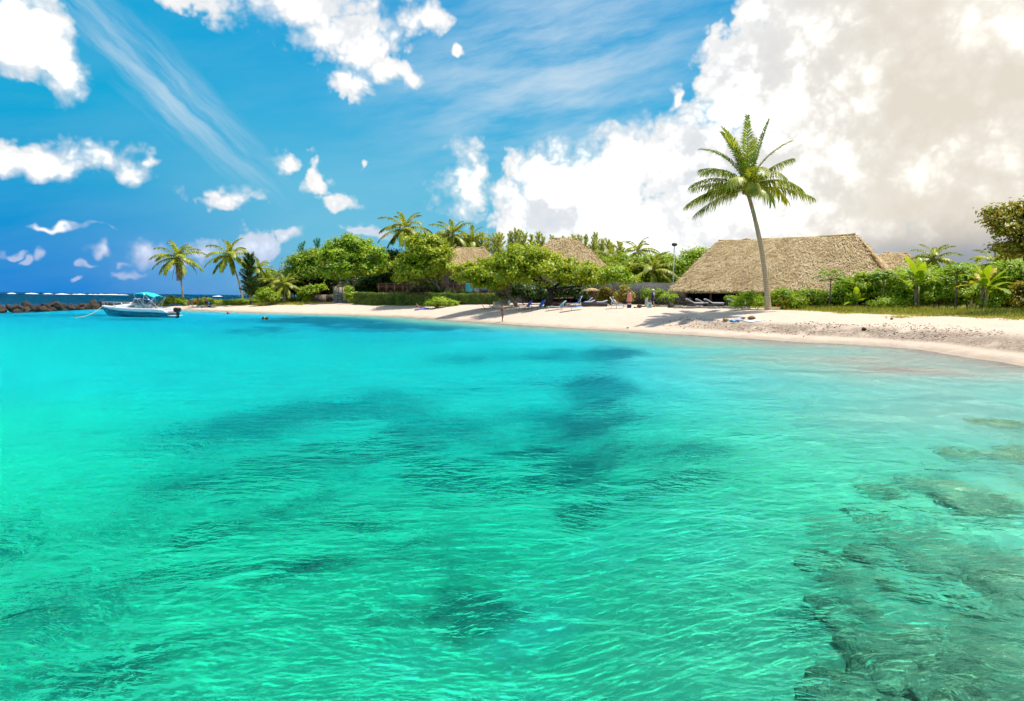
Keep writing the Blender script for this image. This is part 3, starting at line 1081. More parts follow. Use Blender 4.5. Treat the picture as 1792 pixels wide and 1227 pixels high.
def big_leaf(L, wd, el0, droop, seed, tears=7):
    """a banana leaf: paddle blade along a bending midrib, torn at the edges"""
    r = np.random.default_rng(seed)
    ns = 15
    tt = np.linspace(0, 1, ns)
    th = el0 - droop * tt ** 1.4
    ds = L / (ns - 1)
    x = np.concatenate(([0], np.cumsum(np.cos(th[:-1]) * ds)))
    z = np.concatenate(([0], np.cumsum(np.sin(th[:-1]) * ds)))
    wdt = wd * np.sin(np.pi * np.clip((tt - 0.16) / 0.86, 0, 1)) ** 0.55 * (tt > 0.15) + 0.02
    V, Q = [], []
    for sgn in (-1, 1):
        o = len(V)
        tear = r.random(ns) < tears / ns
        gap = 0
        prev = None
        for i in range(ns):
            nrm = np.array((-math.sin(th[i]), 0, math.cos(th[i])))
            p = np.array((x[i], 0, z[i]))
            e = p + np.array((0.12 * wdt[i], sgn * wdt[i] * 0.93, 0)) + nrm * 0.30 * wdt[i] - np.array((0, 0, 0.32 * wdt[i] * (1 + r.random() * .6)))
            V += [p, (p + e) / 2 + nrm * 0.08 * wdt[i], e]
        for i in range(ns - 1):
            a = o + i * 3
            Q.append((a, a + 1, a + 4, a + 3))
            if not tear[i]:
                Q.append((a + 1, a + 2, a + 5, a + 4))
            else:
                V.append(np.array(V[a + 5]) * 0.55 + np.array(V[a + 2]) * 0.45)
                Q.append((a + 1, a + 2, len(V) - 1, a + 4))
    return new_mesh('leaf_blade', V, [np.array(Q)], True)


BAN = {}


def banana(name, label, base, H, leaves, seed=0, mats=('banana',), r0=0.13, stems=1, L=2.0, wd=0.36):
    root = thing(name, label, 'banana plant', base)
    r = np.random.default_rng(seed)
    for s in range(stems):
        ox, oy = (0, 0) if s == 0 else (r.normal() * 0.45, r.normal() * 0.45)
        hs = H * (1 if s == 0 else 0.7 + 0.2 * r.random())
        MB().tube([(ox, oy, -0.2), (ox * 1.02, oy, hs * 0.5), (ox * 1.05, oy, hs)], [r0 * 1.25, r0, r0 * 0.6], 9).build('stem', M['bark' if s % 2 == 0 else 'rachis'], root, smooth=True)
        for i in range(leaves):
            u = i / max(1, leaves - 1)
            el = 84 - 72 * u
            key = (int(el // 18), i % 2, round(L, 1))
            if key not in BAN:
                BAN[key] = big_leaf(L, wd, R(el), R(45 + 35 * u), key[0] * 7 + key[1])
            mt = M[mats[i % len(mats)]]
            o = link('leaf', BAN[key].copy() if mt is not M['banana'] else BAN[key], None, root, (ox, oy, hs - 0.05), (0, 0, i * 2.4 + seed + s), 0.85 + 0.25 * r.random())
            if not o.data.materials:
                o.data.materials.append(mt)
            elif mt is not M['banana']:
                o.data.materials[0] = mt
    return root


# ------------------------------------------------------------------ thatched buildings
m, t = new_mat('thatch')
geo = t.node('ShaderNodeNewGeometry')
oc = t.node('ShaderNodeTexCoord').outputs['Object']
f = t.math('ADD', t.math('MULTIPLY', geo.outputs['Random Per Island'], 0.5), t.math('MULTIPLY', t.mapr(t.noise(t.mapping(oc, scale=(1, 1, 0.35)), 0.55, 6, 0.7), 0.3, 0.7), 0.5))
c = t.ramp(f, [(0.0, (0.30, 0.21, 0.11)), (0.35, (0.60, 0.43, 0.22)), (0.75, (0.76, 0.575, 0.33)), (1.0, (0.85, 0.69, 0.46))])
finish(t, pbr(t, c, 0.85, spec=0.15))
M['thatch'] = m
M['thatch_base'] = plain('thatch_underlayer', (0.4, 0.27, 0.13), (0.62, 0.44, 0.23), 0.95, 9, 0.05, 0.1)
M['wood'] = plain('brown_wood', (0.20, 0.09, 0.045), (0.30, 0.15, 0.08), 0.6, 3, 0, 0.3, stretch=(1, 1, .2))
M['wood_dark'] = plain('dark_wood', (0.035, 0.022, 0.016), (0.07, 0.045, 0.032), 0.6, 3)
M['wood_rail'] = plain('red_brown_rail', (0.13, 0.045, 0.03), (0.20, 0.08, 0.05), 0.6, 4)
M['plaster'] = plain('taupe_plaster', (0.23, 0.18, 0.15), (0.30, 0.24, 0.20), 0.85, 2)
M['wall_dark'] = plain('charcoal_wall', (0.06, 0.06, 0.06), (0.10, 0.10, 0.095), 0.8, 2)
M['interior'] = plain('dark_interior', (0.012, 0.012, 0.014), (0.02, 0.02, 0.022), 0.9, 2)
M['concrete'] = plain('concrete', (0.42, 0.37, 0.30), (0.55, 0.50, 0.42), 0.9, 3, 0.01)
M['stone'] = plain('grey_stone', (0.20, 0.185, 0.17), (0.42, 0.40, 0.37), 0.9, 3, 0.03)
M['glass_dark'] = plain('dark_glass', (0.015, 0.02, 0.025), (0.02, 0.025, 0.03), 0.05, 2, spec=0.8)


def thatch_roof(root, eave, ridge, thick=0.32, dens=45, seed=0, flare=0.0, mat_seed=0, faces=(0, 1, 2, 3)):
    """eave: 4 corners FL FR BR BL (local), ridge: 2 points left/right. Part roof > thatch, ridge_cap"""
    r = np.random.default_rng(seed)
    E = [np.asarray(e, float) for e in eave]
    R1, R2 = [np.asarray(q, float) for q in ridge]
    FACES = [(E[0], E[1], R2, R1), (E[1], E[2], R2, R2), (E[2], E[3], R1, R2), (E[3], E[0], R1, R1)]
    mb = MB()
    nu, nv = 14, 10

    def pt(fc, u, v):
        a, b, c_, d_ = fc
        lo = a * (1 - u) + b * u
        hi = d_ * (1 - u) + c_ * u
        p = lo * (1 - v) + hi * v
        sag = -flare * math.sin(math.pi * v)
        return p + np.array((0, 0, sag))

    for fc in FACES:
        V = [pt(fc, u, v) for v in np.linspace(0, 1, nv) for u in np.linspace(0, 1, nu)]
        F = [(j * nu + i, j * nu + i + 1, (j + 1) * nu + i + 1, (j + 1) * nu + i) for j in range(nv - 1) for i in range(nu - 1)]
        mb.add(V, F)
    # thick eave edge and underside
    inset = [e * 1.0 + np.array((0, 0, -thick)) for e in E]
    for i in range(4):
        mb.add([E[i], E[(i + 1) % 4], inset[(i + 1) % 4], inset[i]], [(3, 2, 1, 0)])
    ctr = (R1 + R2) / 2 - np.array((0, 0, 0.8))
    mb.add(inset, [(0, 1, 2, 3)])
    roof = mb.build('roof', M['thatch_base'], root)
    Vs, k = [], 0
    for fi, fc in enumerate(FACES):
        if fi not in faces:
            continue
        a, b, c_, d_ = fc
        area = 0.5 * np.linalg.norm(np.cross(b - a, c_ - a)) + 0.5 * np.linalg.norm(np.cross(c_ - a, d_ - a))
        n = int(area * dens)
        nrm = unit(np.cross(b - a, (c_ + d_) / 2 - a))
        u, v = r.random(n), r.random(n)
        if np.allclose(c_, d_):
            v = 1 - np.sqrt(1 - v * 0.999)
        elif np.linalg.norm(c_ - d_) < np.linalg.norm(b - a):
            q = np.linalg.norm(c_ - d_) / np.linalg.norm(b - a)
            keep = r.random(n) < (1 - v * (1 - q))
            u, v = u[keep], v[keep]
        n = len(u)
        lo = a * (1 - u)[:, None] + b * u[:, None]
        hi = d_ * (1 - u)[:, None] + c_ * u[:, None]
        P = lo * (1 - v)[:, None] + hi * v[:, None]
        P[:, 2] -= flare * np.sin(np.pi * v)
        down = unit(lo - hi)
        lat = unit(np.cross(down, nrm))
        tilt = r.normal(size=n) * 0.38
        d = unit(down + lat * tilt[:, None])
        ln = 0.25 + 0.4 * r.random(n)
        wd = 0.016 + 0.03 * r.random(n)
        la = unit(np.cross(d, nrm))
        b0 = P + nrm * 0.02
        t0 = P + d * ln[:, None] + nrm * (0.06 + 0.12 * r.random(n))[:, None]
        V = np.stack([b0 - la * wd[:, None], b0 + la * wd[:, None], t0 + la * wd[:, None] * 0.6, t0 - la * wd[:, None] * 0.6], 1)
        Vs.append(V.reshape(-1, 3))
        # fringe along the eave
        m_ = int(np.linalg.norm(b - a) * 60)
        u = r.random(m_)
        P = a * (1 - u)[:, None] + b * u[:, None] + np.array((0, 0, -1)) * (r.random(m_) * thick)[:, None]
        P += unit(nrm * np.array((1, 1, 0))) * 0.02
        dd = unit(np.array((0, 0, -1.0)) + r.normal(size=(m_, 3)) * 0.18 + unit(nrm * np.array((1, 1, 0))) * .1)
        ln = 0.06 + 0.14 * r.random(m_)
        la = unit(np.cross(dd, nrm)) * 0.03
        V = np.stack([P - la, P + la, P + dd * ln[:, None] + la * .6, P + dd * ln[:, None] - la * .6], 1)
        Vs.append(V.reshape(-1, 3))
    V = np.concatenate(Vs)
    o = link('thatch', new_mesh('thatch', V, [np.arange(len(V)).reshape(-1, 4)]), M['thatch'], roof)
    o['kind'] = 'stuff'
    mb = MB()
    pts = [R1 + (R2 - R1) * q + np.array((0, 0, -0.02 + 0.05 * r.normal() - 0.12 * math.sin(math.pi * q))) for q in np.linspace(0.0, 1.0, 19)]
    mb.tube(pts, 0.15 + 0.03 * r.normal(size=19), 8)
    mb.build('ridge_cap', M['thatch_base'], roof)
    return roof


# --- the large open-sided restaurant
R1w, R2w = at(1258, 421, 80), at(1497, 410, 71)
R2w[2] = R1w[2]
u_ = unit((R2w - R1w) * np.array((1, 1, 0)))
n_ = np.array((u_[1], -u_[0], 0))
if n_[1] > 0:
    n_ = -n_
EZ = 3.76
ctr = (R1w + R2w) / 2
base_z = 1.95
org = np.array((ctr[0], ctr[1], base_z))
FL = R1w + n_ * 6.5 - u_ * 3.0
FR = R2w + n_ * 6.5 + u_ * 4.5
BR = R2w - n_ * 6.5 + u_ * 4.5
BL = R1w - n_ * 6.5 - u_ * 3.0
for c_ in (FL, FR, BR, BL):
    c_[2] = EZ
bar = thing('restaurant', 'large open sided restaurant with a tall straw thatched hip roof', 'building', org)
thatch_roof(bar, [q - org for q in (FL, FR, BR, BL)], [R1w - org, R2w - org], 0.3, 110, 5, flare=-0.12)
ang = math.atan2(u_[1], u_[0])
RM = Matrix.Rotation(ang, 4, 'Z')


def loc_uv(a, b, z=0.0):
    """restaurant frame: a along the ridge from its centre, b towards the beach"""
    return u_ * a + n_ * b + np.array((0, 0, z))


half = np.linalg.norm(R2w - R1w) / 2
mbf = MB().box((-half - 2.4, -5.9, -0.35), (half + 3.9, 5.9, 0.02), RM)
mbf.build('floor_slab', M['wood_dark'], bar)
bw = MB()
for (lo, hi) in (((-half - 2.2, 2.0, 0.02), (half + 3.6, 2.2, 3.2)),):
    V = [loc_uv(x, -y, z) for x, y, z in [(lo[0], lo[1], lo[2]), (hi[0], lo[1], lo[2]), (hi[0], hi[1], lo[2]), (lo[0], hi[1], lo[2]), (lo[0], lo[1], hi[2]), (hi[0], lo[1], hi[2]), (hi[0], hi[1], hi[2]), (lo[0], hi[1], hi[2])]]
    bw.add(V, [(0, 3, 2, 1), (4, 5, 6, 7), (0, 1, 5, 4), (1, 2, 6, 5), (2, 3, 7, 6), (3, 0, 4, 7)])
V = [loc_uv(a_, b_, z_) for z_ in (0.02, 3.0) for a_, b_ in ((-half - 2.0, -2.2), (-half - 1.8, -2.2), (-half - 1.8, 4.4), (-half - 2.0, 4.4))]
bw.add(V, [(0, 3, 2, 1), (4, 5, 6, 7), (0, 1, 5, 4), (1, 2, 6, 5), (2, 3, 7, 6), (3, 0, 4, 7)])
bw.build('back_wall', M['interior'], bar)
for k, a in enumerate(np.arange(-half - 1.6, half + 3.6, 2.9)):
    for b in (5.2, -5.2):
        p = loc_uv(a, b)
        MB().tube([p, p + (0, 0, 0.9), p + (0, 0, 1.75)], [0.16, 0.15, 0.145], 10).build('post', M['wood'], bar, smooth=True)
for b in (5.2, -5.2):
    p0, p1 = loc_uv(-half - 2.4, b, 1.62), loc_uv(half + 4.0, b, 1.62)
    MB().tube([p0, p1], 0.09, 8).build('eave_beam', M['wood'], bar)
# bar counter inside
cb_ = MB()
p0, p1 = loc_uv(-half, 0.6), loc_uv(half, 0.6)
cb_.tube([p0 + (0, 0, 0.5), p1 + (0, 0, 0.5)], 0.35, 4)
cb_.build('counter', M['wood_dark'], bar)


def small_hut(name, label, Y, rl, rr, ridge_y, eave_l, eave_r, eave_y, floor_z, seed, dens=60, wall=True, hd=3.2, rotz=0.0):
    """hut read off the photo: ridge columns, eave columns, at depth Y (the ridge's depth)"""
    a, b = at(rl, ridge_y, Y), at(rr, ridge_y, Y)
    b[2] = a[2]
    e0, e1 = at(eave_l, eave_y, Y - hd), at(eave_r, eave_y, Y - hd)
    ez = (e0[2] + e1[2]) / 2
    o = np.array(((a[0] + b[0]) / 2, Y, floor_z))
    root = thing(name, label, 'hut', o)
    fl, fr_ = np.array((e0[0], Y - hd, ez)), np.array((e1[0], Y - hd, ez))
    br, bl = np.array((e1[0], Y + hd, ez)), np.array((e0[0], Y + hd, ez))
    thatch_roof(root, [q - o for q in (fl, fr_, br, bl)], [a - o, b - o], 0.25, dens, seed, faces=(0, 1, 3))
    if wall:
        x0, x1 = e0[0] + 0.8 - o[0], e1[0] - 0.8 - o[0]
        h = ez - floor_z - 0.05
        w_ = MB().box((x0, -hd + 0.9, 0), (x1, hd - 0.9, h))
        w_.build('wall', M['plaster'], root)
        for q in (0.18, 0.5, 0.82):
            xx = x0 + (x1 - x0) * q
            fr2 = MB().box((xx - 0.55, -hd + 0.82, 0.9), (xx + 0.55, -hd + 0.898, 2.2)).build('window', M['wood_dark'], root)
            for s in (-1, 1):
                MB().box((xx + s * 0.27 - 0.23, -hd + 0.79, 0.97), (xx + s * 0.27 + 0.23, -hd + 0.816, 2.13)).build('pane', M['glass_dark'], fr2)
        for xx in (x0, x1):
            MB().tube([(xx, -hd + 0.5, -1.6), (xx, -hd + 0.5, h)], 0.09, 8).build('post', M['wood'], root)
        MB().box((x0 - 0.2, -hd - 0.3, -0.2), (x1 + 0.2, hd, -0.003)).build('floor_deck', M['wood_dark'], root)
        for xx in np.linspace(x0, x1, 4):
            for yy in (-hd + 0.1, hd - 1.0):
                MB().tube([(xx, yy, -0.2), (xx, yy, ground_z(o[0] + xx, Y + yy) - floor_z - 0.15)], 0.1, 6).build('stilt', M['wood_dark'], root)
    return root


small_hut('beach_hut', 'thatched hut with taupe walls behind the brown deck railing', 103, 799, 846, 433, 762, 892, 473, 3.1, 21)
small_hut('beach_hut', 'steep thatched hut rising behind the wide spreading tree', 93, 966, 1010, 417, 905, 1072, 473, 3.0, 22)
small_hut('beach_hut', 'thatched roof hut standing behind the banana plants and restaurant', 98, 1546, 1589, 442, 1500, 1650, 492, 2.0, 23, hd=4)

# --- raised veranda deck with brown railing
dk = thing('veranda_deck', 'raised veranda deck with dark brown railing above the clipped hedge', 'deck', (0, 0, 0))
pA, pB = at(662, 512, 99), at(888, 513, 91)
zf = 3.1
pA[2] = pB[2] = zf
dk.location = [float(c_) for c_ in pA]
dvec = pB - pA
LD = np.linalg.norm(dvec)
dk.rotation_euler = (0, 0, math.atan2(dvec[1], dvec[0]))
npl = 12
for i in range(npl):
    MB().box((0, 0.16 * i, -0.06), (LD, 0.16 * i + 0.15, 0.0)).build('plank', M['wood'], dk)
MB().box((0, -0.05, -0.26), (LD, -0.004, -0.004)).build('fascia_board', M['wood_rail'], dk)
skirt = thing
nb_ = 15
for i in range(nb_ + 1):
    x = LD * i / nb_
    MB().box((x - 0.06, -0.02, 0.0), (x + 0.06, 0.1, 1.3), bev=0.01).build('rail_post', M['wood'], dk)
MB().box((-0.05, -0.035, 1.3), (LD + 0.05, 0.115, 1.37)).build('top_rail', M['wood_rail'], dk)
MB().box((0, 0.0, 0.16), (LD, 0.06, 0.22)).build('bottom_rail', M['wood_rail'], dk)
bal = MB().box((-0.022, 0.012, 0.222), (0.022, 0.05, 1.298)).mesh('baluster')
bal.materials.append(M['wood_rail'])
nbl = int(LD / 0.17)
for i in range(nbl):
    x = LD * (i + 0.5) / nbl
    if abs((x / LD * nb_) % 1 - 0.0) * LD / nb_ < 0.1:
        continue
    link('baluster', bal, None, dk, (x, 0, 0))
for i in range(6):
    x = LD * (i + 0.5) / 6
    MB().tube([(x, 0.6, -0.06), (x, 0.6, -2.2)], 0.11, 6).build('stilt', M['wood_dark'], dk)


def along(px):
    """point on the railing's top in the photo column px"""
    lo, hi = 0.0, 1.0
    for _ in range(30):
        q = (lo + hi) / 2
        p = pA + dvec * q
        d = CM.transposed() @ Vector((p[0], p[1], p[2] + 1.3 - CAM_H))
        x = W0 / 2 + FPX * d.x / -d.z
        if x < px:
            lo = q
        else:
            hi = q
    return pA + dvec * lo


M['towel_teal'] = plain('turquoise_towel', (0.05, 0.42, 0.46), (0.10, 0.52, 0.56), 0.95, 5)
M['towel_lilac'] = plain('lilac_grey_towel', (0.26, 0.28, 0.42), (0.34, 0.36, 0.5), 0.95, 5)
M['blue'] = plain('blue_canvas', (0.01, 0.09, 0.42), (0.02, 0.14, 0.55), 0.7, 3)
M['violet'] = plain('violet_blue_canvas', (0.09, 0.09, 0.42), (0.14, 0.13, 0.52), 0.7, 3)
M['skyblue'] = plain('bright_blue_cushion', (0.01, 0.20, 0.68), (0.02, 0.27, 0.8), 0.7, 3)
M['tealc'] = plain('teal_canvas', (0.02, 0.24, 0.30), (0.04, 0.32, 0.38), 0.7, 3)
M['white'] = plain('white_paint', (0.72, 0.71, 0.68), (0.8, 0.79, 0.77), 0.45, 3)
M['cushion'] = plain('pale_grey_cushion', (0.55, 0.53, 0.55), (0.66, 0.64, 0.66), 0.9, 3)
M['rattan'] = plain('dark_rattan', (0.035, 0.032, 0.035), (0.07, 0.065, 0.068), 0.6, 30, 0.01)
M['metal'] = plain('grey_metal', (0.45, 0.45, 0.46), (0.55, 0.55, 0.55), 0.35, 4, metal=0.6)


def towel(name, label, px, w_, h_, mat):
    p = along(px)
    a_ = math.atan2(dvec[1], dvec[0])
    r = np.random.default_rng(int(px))
    rings = []
    nseg = 14
    for i, s in enumerate(np.linspace(-1, 1, 22)):
        if s < -0.08:
            prof = (-0.052, 1.385 - (abs(s) - 0.08) / 0.92 * h_)
        elif s > 0.08:
            prof = (0.135, 1.385 - (s - 0.08) / 0.92 * h_ * 0.7)
        else:
            prof = (0.04 + s * 1.15, 1.395)
        xs = np.linspace(-w_ / 2, w_ / 2, nseg)
        wob = 0.018 * np.sin(xs * 11 + px) * min(1, abs(s) * 2)
        rings.append(np.stack([xs, np.full(nseg, prof[0]) - np.abs(wob) * (1 if s < 0 else -1), np.full(nseg, prof[1]) - 0.02 * np.sin(xs * 7)], 1))
    mb = MB().loft(rings, closed=False, cap=False)
    o = mb.build(name, M[mat], None, p - np.array((0, 0, 0.0)), (0, 0, a_), smooth=True)
    sm = o.modifiers.new('thick', 'SOLIDIFY')
    sm.thickness = 0.012
    tag(o, label, 'towel')
    return o


towel('beach_towel', 'turquoise towel hung over the deck railing', 821, 1.05, 1.15, 'towel_teal')
towel('beach_towel', 'lilac grey towel hung over the deck railing', 834, 0.75, 1.1, 'towel_lilac')
# blue beach umbrella leaning open behind the railing
p = along(850) + np.array((0.1, 0.9, 0.0))
um = thing('beach_umbrella', 'blue domed beach umbrella standing open behind the deck railing', 'umbrella', p)
mb = MB()
a_ = np.linspace(0, 2 * math.pi, 16, endpoint=False)
rg = []
for q in np.linspace(0, 1, 8):
    rr = 1.0 * math.sin(q * 1.45) * (1 - 0.04 * 1)
    rg.append(np.stack([np.cos(a_) * rr * (1 - 0.05 * (np.arange(16) % 2) * q), np.sin(a_) * rr, np.full(16, 1.55 - (1 - math.cos(q * 1.45)) * 1.25)], 1))
mb.loft(rg[1:], cap=False)
mb.add(np.concatenate((rg[1], [[0, 0, 1.58]])), [(i, (i + 1) % 16, 16) for i in range(16)])
cn_ = mb.build('canopy', plain('azure_canopy', (0.0, 0.17, 0.5), (0.01, 0.25, 0.62), 0.6, 2), um, smooth=True)
MB().tube([(0, 0, 0), (0, 0, 1.75)], 0.025, 8).build('pole', M['metal'], um)
for i in range(8):
    q = i * math.pi / 4
    MB().tube([(0, 0, 1.5), (math.cos(q) * .5, math.sin(q) * .5, 1.33), (math.cos(q) * .92, math.sin(q) * .92, 0.55)], 0.01, 4).build('rib', M['metal'], um)
MB().box((-0.25, -0.25, 0.0), (0.25, 0.25, 0.08), bev=0.03).build('foot', M['concrete'], um)

# --- garden walls, gate pillar and steps
def slab_wall(name, label, pxa, pxb, Ya, Yb, h, mat='plaster', th=0.22, cap=True, py=528):
    A, B = G(pxa, Ya), G(pxb, Yb)
    z = min(A[2], B[2]) - 0.25
    root = thing(name, label, 'wall', (A[0], A[1], z), math.atan2(B[1] - A[1], B[0] - A[0]))
    Ln = math.hypot(B[0] - A[0], B[1] - A[1])
    MB().box((0, 0, 0), (Ln, th, h + 0.25)).build('wall_body', M[mat], root)
    if cap:
        MB().box((-0.03, -0.04, h + 0.252), (Ln + 0.03, th + 0.04, h + 0.32), bev=0.02).build('coping', M['stone'], root)
    return root


slab_wall('garden_wall', 'low taupe garden wall between the leafy shrubs and gate pillar', 541, 573, 111, 111, 1.35)
slab_wall('garden_wall', 'short pale wall end beside the climbing green shrub', 519, 527, 112, 112, 1.45, 'concrete')
slab_wall('garden_wall', 'pale block wall under the green tree beside the gate pillar', 583, 612, 112.5, 112.5, 2.4, 'concrete')
slab_wall('boundary_wall', 'charcoal boundary wall behind the parasol and yellow plants', 1030, 1205, 84, 86, 2.7, 'wall_dark')

g0 = G(596, 107)
gp = thing('gate_pillar', 'stone gate pillar topped by a small wooden lantern stand', 'pillar', g0)
sr = np.random.default_rng(4)
for lvl in range(5):
    for i in range(3):
        x0 = -1.05 + i * 0.7 + (0.0 if lvl % 2 else -0.02)
        q = 0.03 * sr.normal(size=3)
        MB().box((x0 + q[0], -0.3 + q[1], lvl * 0.29 - 0.1), (x0 + 0.66 + q[0], 0.3, lvl * 0.29 + 0.175 + q[2] * .5), bev=0.06).build('stone', M['stone'], gp)
MB().box((-1.1, -0.27, -0.3), (1.05, 0.27, 1.32)).build('mortar_core', M['wall_dark'], gp)
for s in (-0.28, 0.28):
    MB().box((s - 0.06, -0.06, 1.321), (s + 0.06, 0.06, 2.45)).build('post', M['wood'], gp)
MB().box((-0.5, -0.3, 2.452), (0.5, 0.3, 2.55), bev=0.02).build('shelf', M['wood'], gp)
mb = MB()
mb.loft([[(-0.6, -0.4, 2.6), (0.6, -0.4, 2.6), (0.6, 0.4, 2.6), (-0.6, 0.4, 2.6)], [(-0.25, -0.1, 3.1), (0.25, -0.1, 3.1), (0.25, 0.1, 3.1), (-0.25, 0.1, 3.1)]])
mb.build('lantern_roof', M['thatch_base'], gp)
MB().tube([(0, 0, 3.09), (0, 0, 3.3), (0, 0, 3.42)], [0.16, 0.14, 0.06], 8).build('lantern', M['white'], gp)
gate = thing('garden_gate', 'dark wooden garden gate beside the stone pillar', 'gate', G(576.5, 109))
for i in range(6):
    MB().box((-0.55 + i * 0.18, 0, 0.05), (-0.55 + i * 0.18 + 0.15, 0.04, 1.25)).build('board', M['wood_dark'], gate)
for z in (0.25, 1.0):
    MB().box((-0.56, 0.042, z), (0.52, 0.09, z + 0.1)).build('rail', M['wood'], gate)

s0 = G(878, Yg(878, 537) + 1.0)
st = thing('concrete_steps', 'weathered concrete steps rising from the sand beside the hedge', 'steps', s0, R(12))
for i in range(4):
    MB().box((-0.8, 0.34 * i, -0.3), (0.8, 0.34 * i + 0.36 - 0.021, 0.16 * (i + 1)), bev=0.02).build('step', M['concrete'], st)
MB().box((0.83, -0.1, -0.3), (1.0, 1.5, 0.75), bev=0.03).build('side_wall', M['concrete'], st)

# --- lamp post by the restaurant
lp = G(1177, 82)
lt = at(1178, 428, 82)[2] - lp[2]
lamp = thing('lamp_post', 'slim grey lamp post with a round head above the greenery', 'lamp post', lp)
MB().tube([(0, 0, -0.2), (0, 0, 0.3), (0, 0, lt - 0.3)], [0.09, 0.06, 0.045], 8).build('pole', M['metal'], lamp)
mb = MB()
mb.ellipsoid((0, 0, lt), (0.36, 0.36, 0.22), 12, 7)
mb.build('lamp_head', M['wall_dark'], lamp, smooth=True)
MB().tube([(0, 0, lt - 0.28), (0, 0, lt - 0.16)], [0.05, 0.2], 8).build('collar', M['metal'], lamp)

# --- stone kerb in front of the terrace: each stone a part
kr = thing('terrace_kerb', 'low kerb of rough stones along the terrace edge', 'kerb', G(1183, 62.5))
A, B = G(1180, 63), G(1300, 59.5)
d0 = B - A
Lk = np.linalg.norm(d0[:2])
kr.location = [float(c_) for c_ in A]
kr.rotation_euler = (0, 0, math.atan2(d0[1], d0[0]))
x = 0.0
while x < Lk:
    w_ = 0.28 + 0.3 * sr.random()
    h_ = 0.16 + 0.12 * sr.random()
    zz = ground_z(*(A[:2] + d0[:2] * x / Lk)) - A[2]
    MB().box((x, -0.14 - 0.06 * sr.random(), zz - 0.15), (x + w_ - 0.02, 0.16 + 0.05 * sr.random(), zz + h_), bev=0.06).build('stone', M['stone'], kr)
    x += w_


# ------------------------------------------------------------------ the tall leaning palm
base = G(1345, 56.5, -0.05)
top = at(1307, 333, 56.5)
palm('coconut_palm', 'tall leaning coconut palm in front of the thatched restaurant', base, top, 5.1,
     [(178, 33, 72, 1.0), (186, 17, 42, 0.95), (176, 6, 50, 1.05), (190, -12, 34, 1.0), (2, 34, 82, 1.02), (354, 10, 42, 1.08), (345, 52, 40, 0.85),
      (170, 80, 30, 1.12), (250, 86, 12, 1.15), (10, 76, 8, 1.2), (175, 70, 72, 1.08), (200, 74, 40, 1.05), (275, 66, 128, 0.8), (288, 12, 85, 0.7), (265, 30, 95, 0.6),
      (90, 35, 60, 0.95), (52, 48, 66, 0.95), (125, 30, 70, 0.9), (160, 55, 70, 0.9), (200, 48, 80, 0.95), (335, 30, 80, 0.9), (30, 20, 60, 1.0), (150, 12, 55, 1.0), (310, 55, 110, 0.8), (230, 40, 100, 0.8), (60, 78, 30, 1.0), (195, 80, 35, 1.05), (340, 70, 50, 1.0)], 'frond', 0.24, 0.62, 3, flare=2.0, nuts=6, hang=1.35, ll=1.25, lw=0.085, nl=70)

# ------------------------------------------------------------------ other palms
def std_palm(px, Y, cpy, Lp, label, n=19, mat='frond', seed=1, dx=0.0, nuts=4, name='coconut_palm', bend=.5, dead=0, dpx=0, hang=1.0, group=None, lw=.13):
    b = G(px + dpx, Y, -0.05)
    tp = at(px, cpy, Y)
    return palm(name, label, b, tp, Lp * Y / FPX, n, mat, 0.17, bend, seed, nuts=nuts, dead=dead, hang=hang, group=group, lw=lw, nl=46, ll=1.0)


std_palm(311, 116, 452, 50, 'coconut palm with brown hanging fronds at the sandy point', 20, 'frond', 2, dead=4, dpx=10)
std_palm(402, 113, 448, 50, 'coconut palm leaning out beside the feathery dark shrub', 19, 'frond', 5, dpx=24)
std_palm(452, 120, 470, 30, 'small coconut palm half hidden behind the feathery dark shrub', 14, 'frond_dark', 8, nuts=0)
std_palm(709, 112, 402, 53, 'tall coconut palm rising above the round green tree', 19, 'frond', 11, dpx=4)
std_palm(792, 116, 412, 50, 'coconut palm standing behind the taupe walled hut', 17, 'frond', 14)
std_palm(826, 119, 420, 42, 'coconut palm among the casuarinas beside the hut ridge', 15, 'frond', 17, nuts=0)
std_palm(1116, 100, 440, 42, 'palm crown showing above the greenery behind the boundary wall', 16, 'frond', 20, nuts=0)
std_palm(1066, 101, 448, 34, 'palm crown between the steep hut and the boundary wall', 15, 'frond', 23, nuts=0)
std_palm(1633, 78, 455, 46, 'coconut palm behind the thatched roof and banana plant', 18, 'frond', 26, dpx=5)
std_palm(1742, 66, 462, 52, 'coconut palm beneath the large olive leaved tree', 16, 'frond', 29)
std_palm(1700, 72, 478, 34, 'low palm between the banana plants', 13, 'frond', 32, nuts=0)
std_palm(498, 109, 500, 36, 'squat cycad palm with stiff dark fronds at the beach edge', 22, 'frond_dark', 35, nuts=0, name='cycad_palm', hang=.15)
std_palm(1142, 90, 474, 54, 'broad leafy palm behind the pink dressed beachgoer', 17, 'frond', 38, nuts=0)
std_palm(1096, 92, 480, 50, 'drooping palm behind the yellow shrub by the wall', 16, 'frond', 41, nuts=0)
std_palm(478, 114, 495, 30, 'dark bushy palm beside the cycad', 15, 'frond_dark', 44, nuts=0, hang=.3)

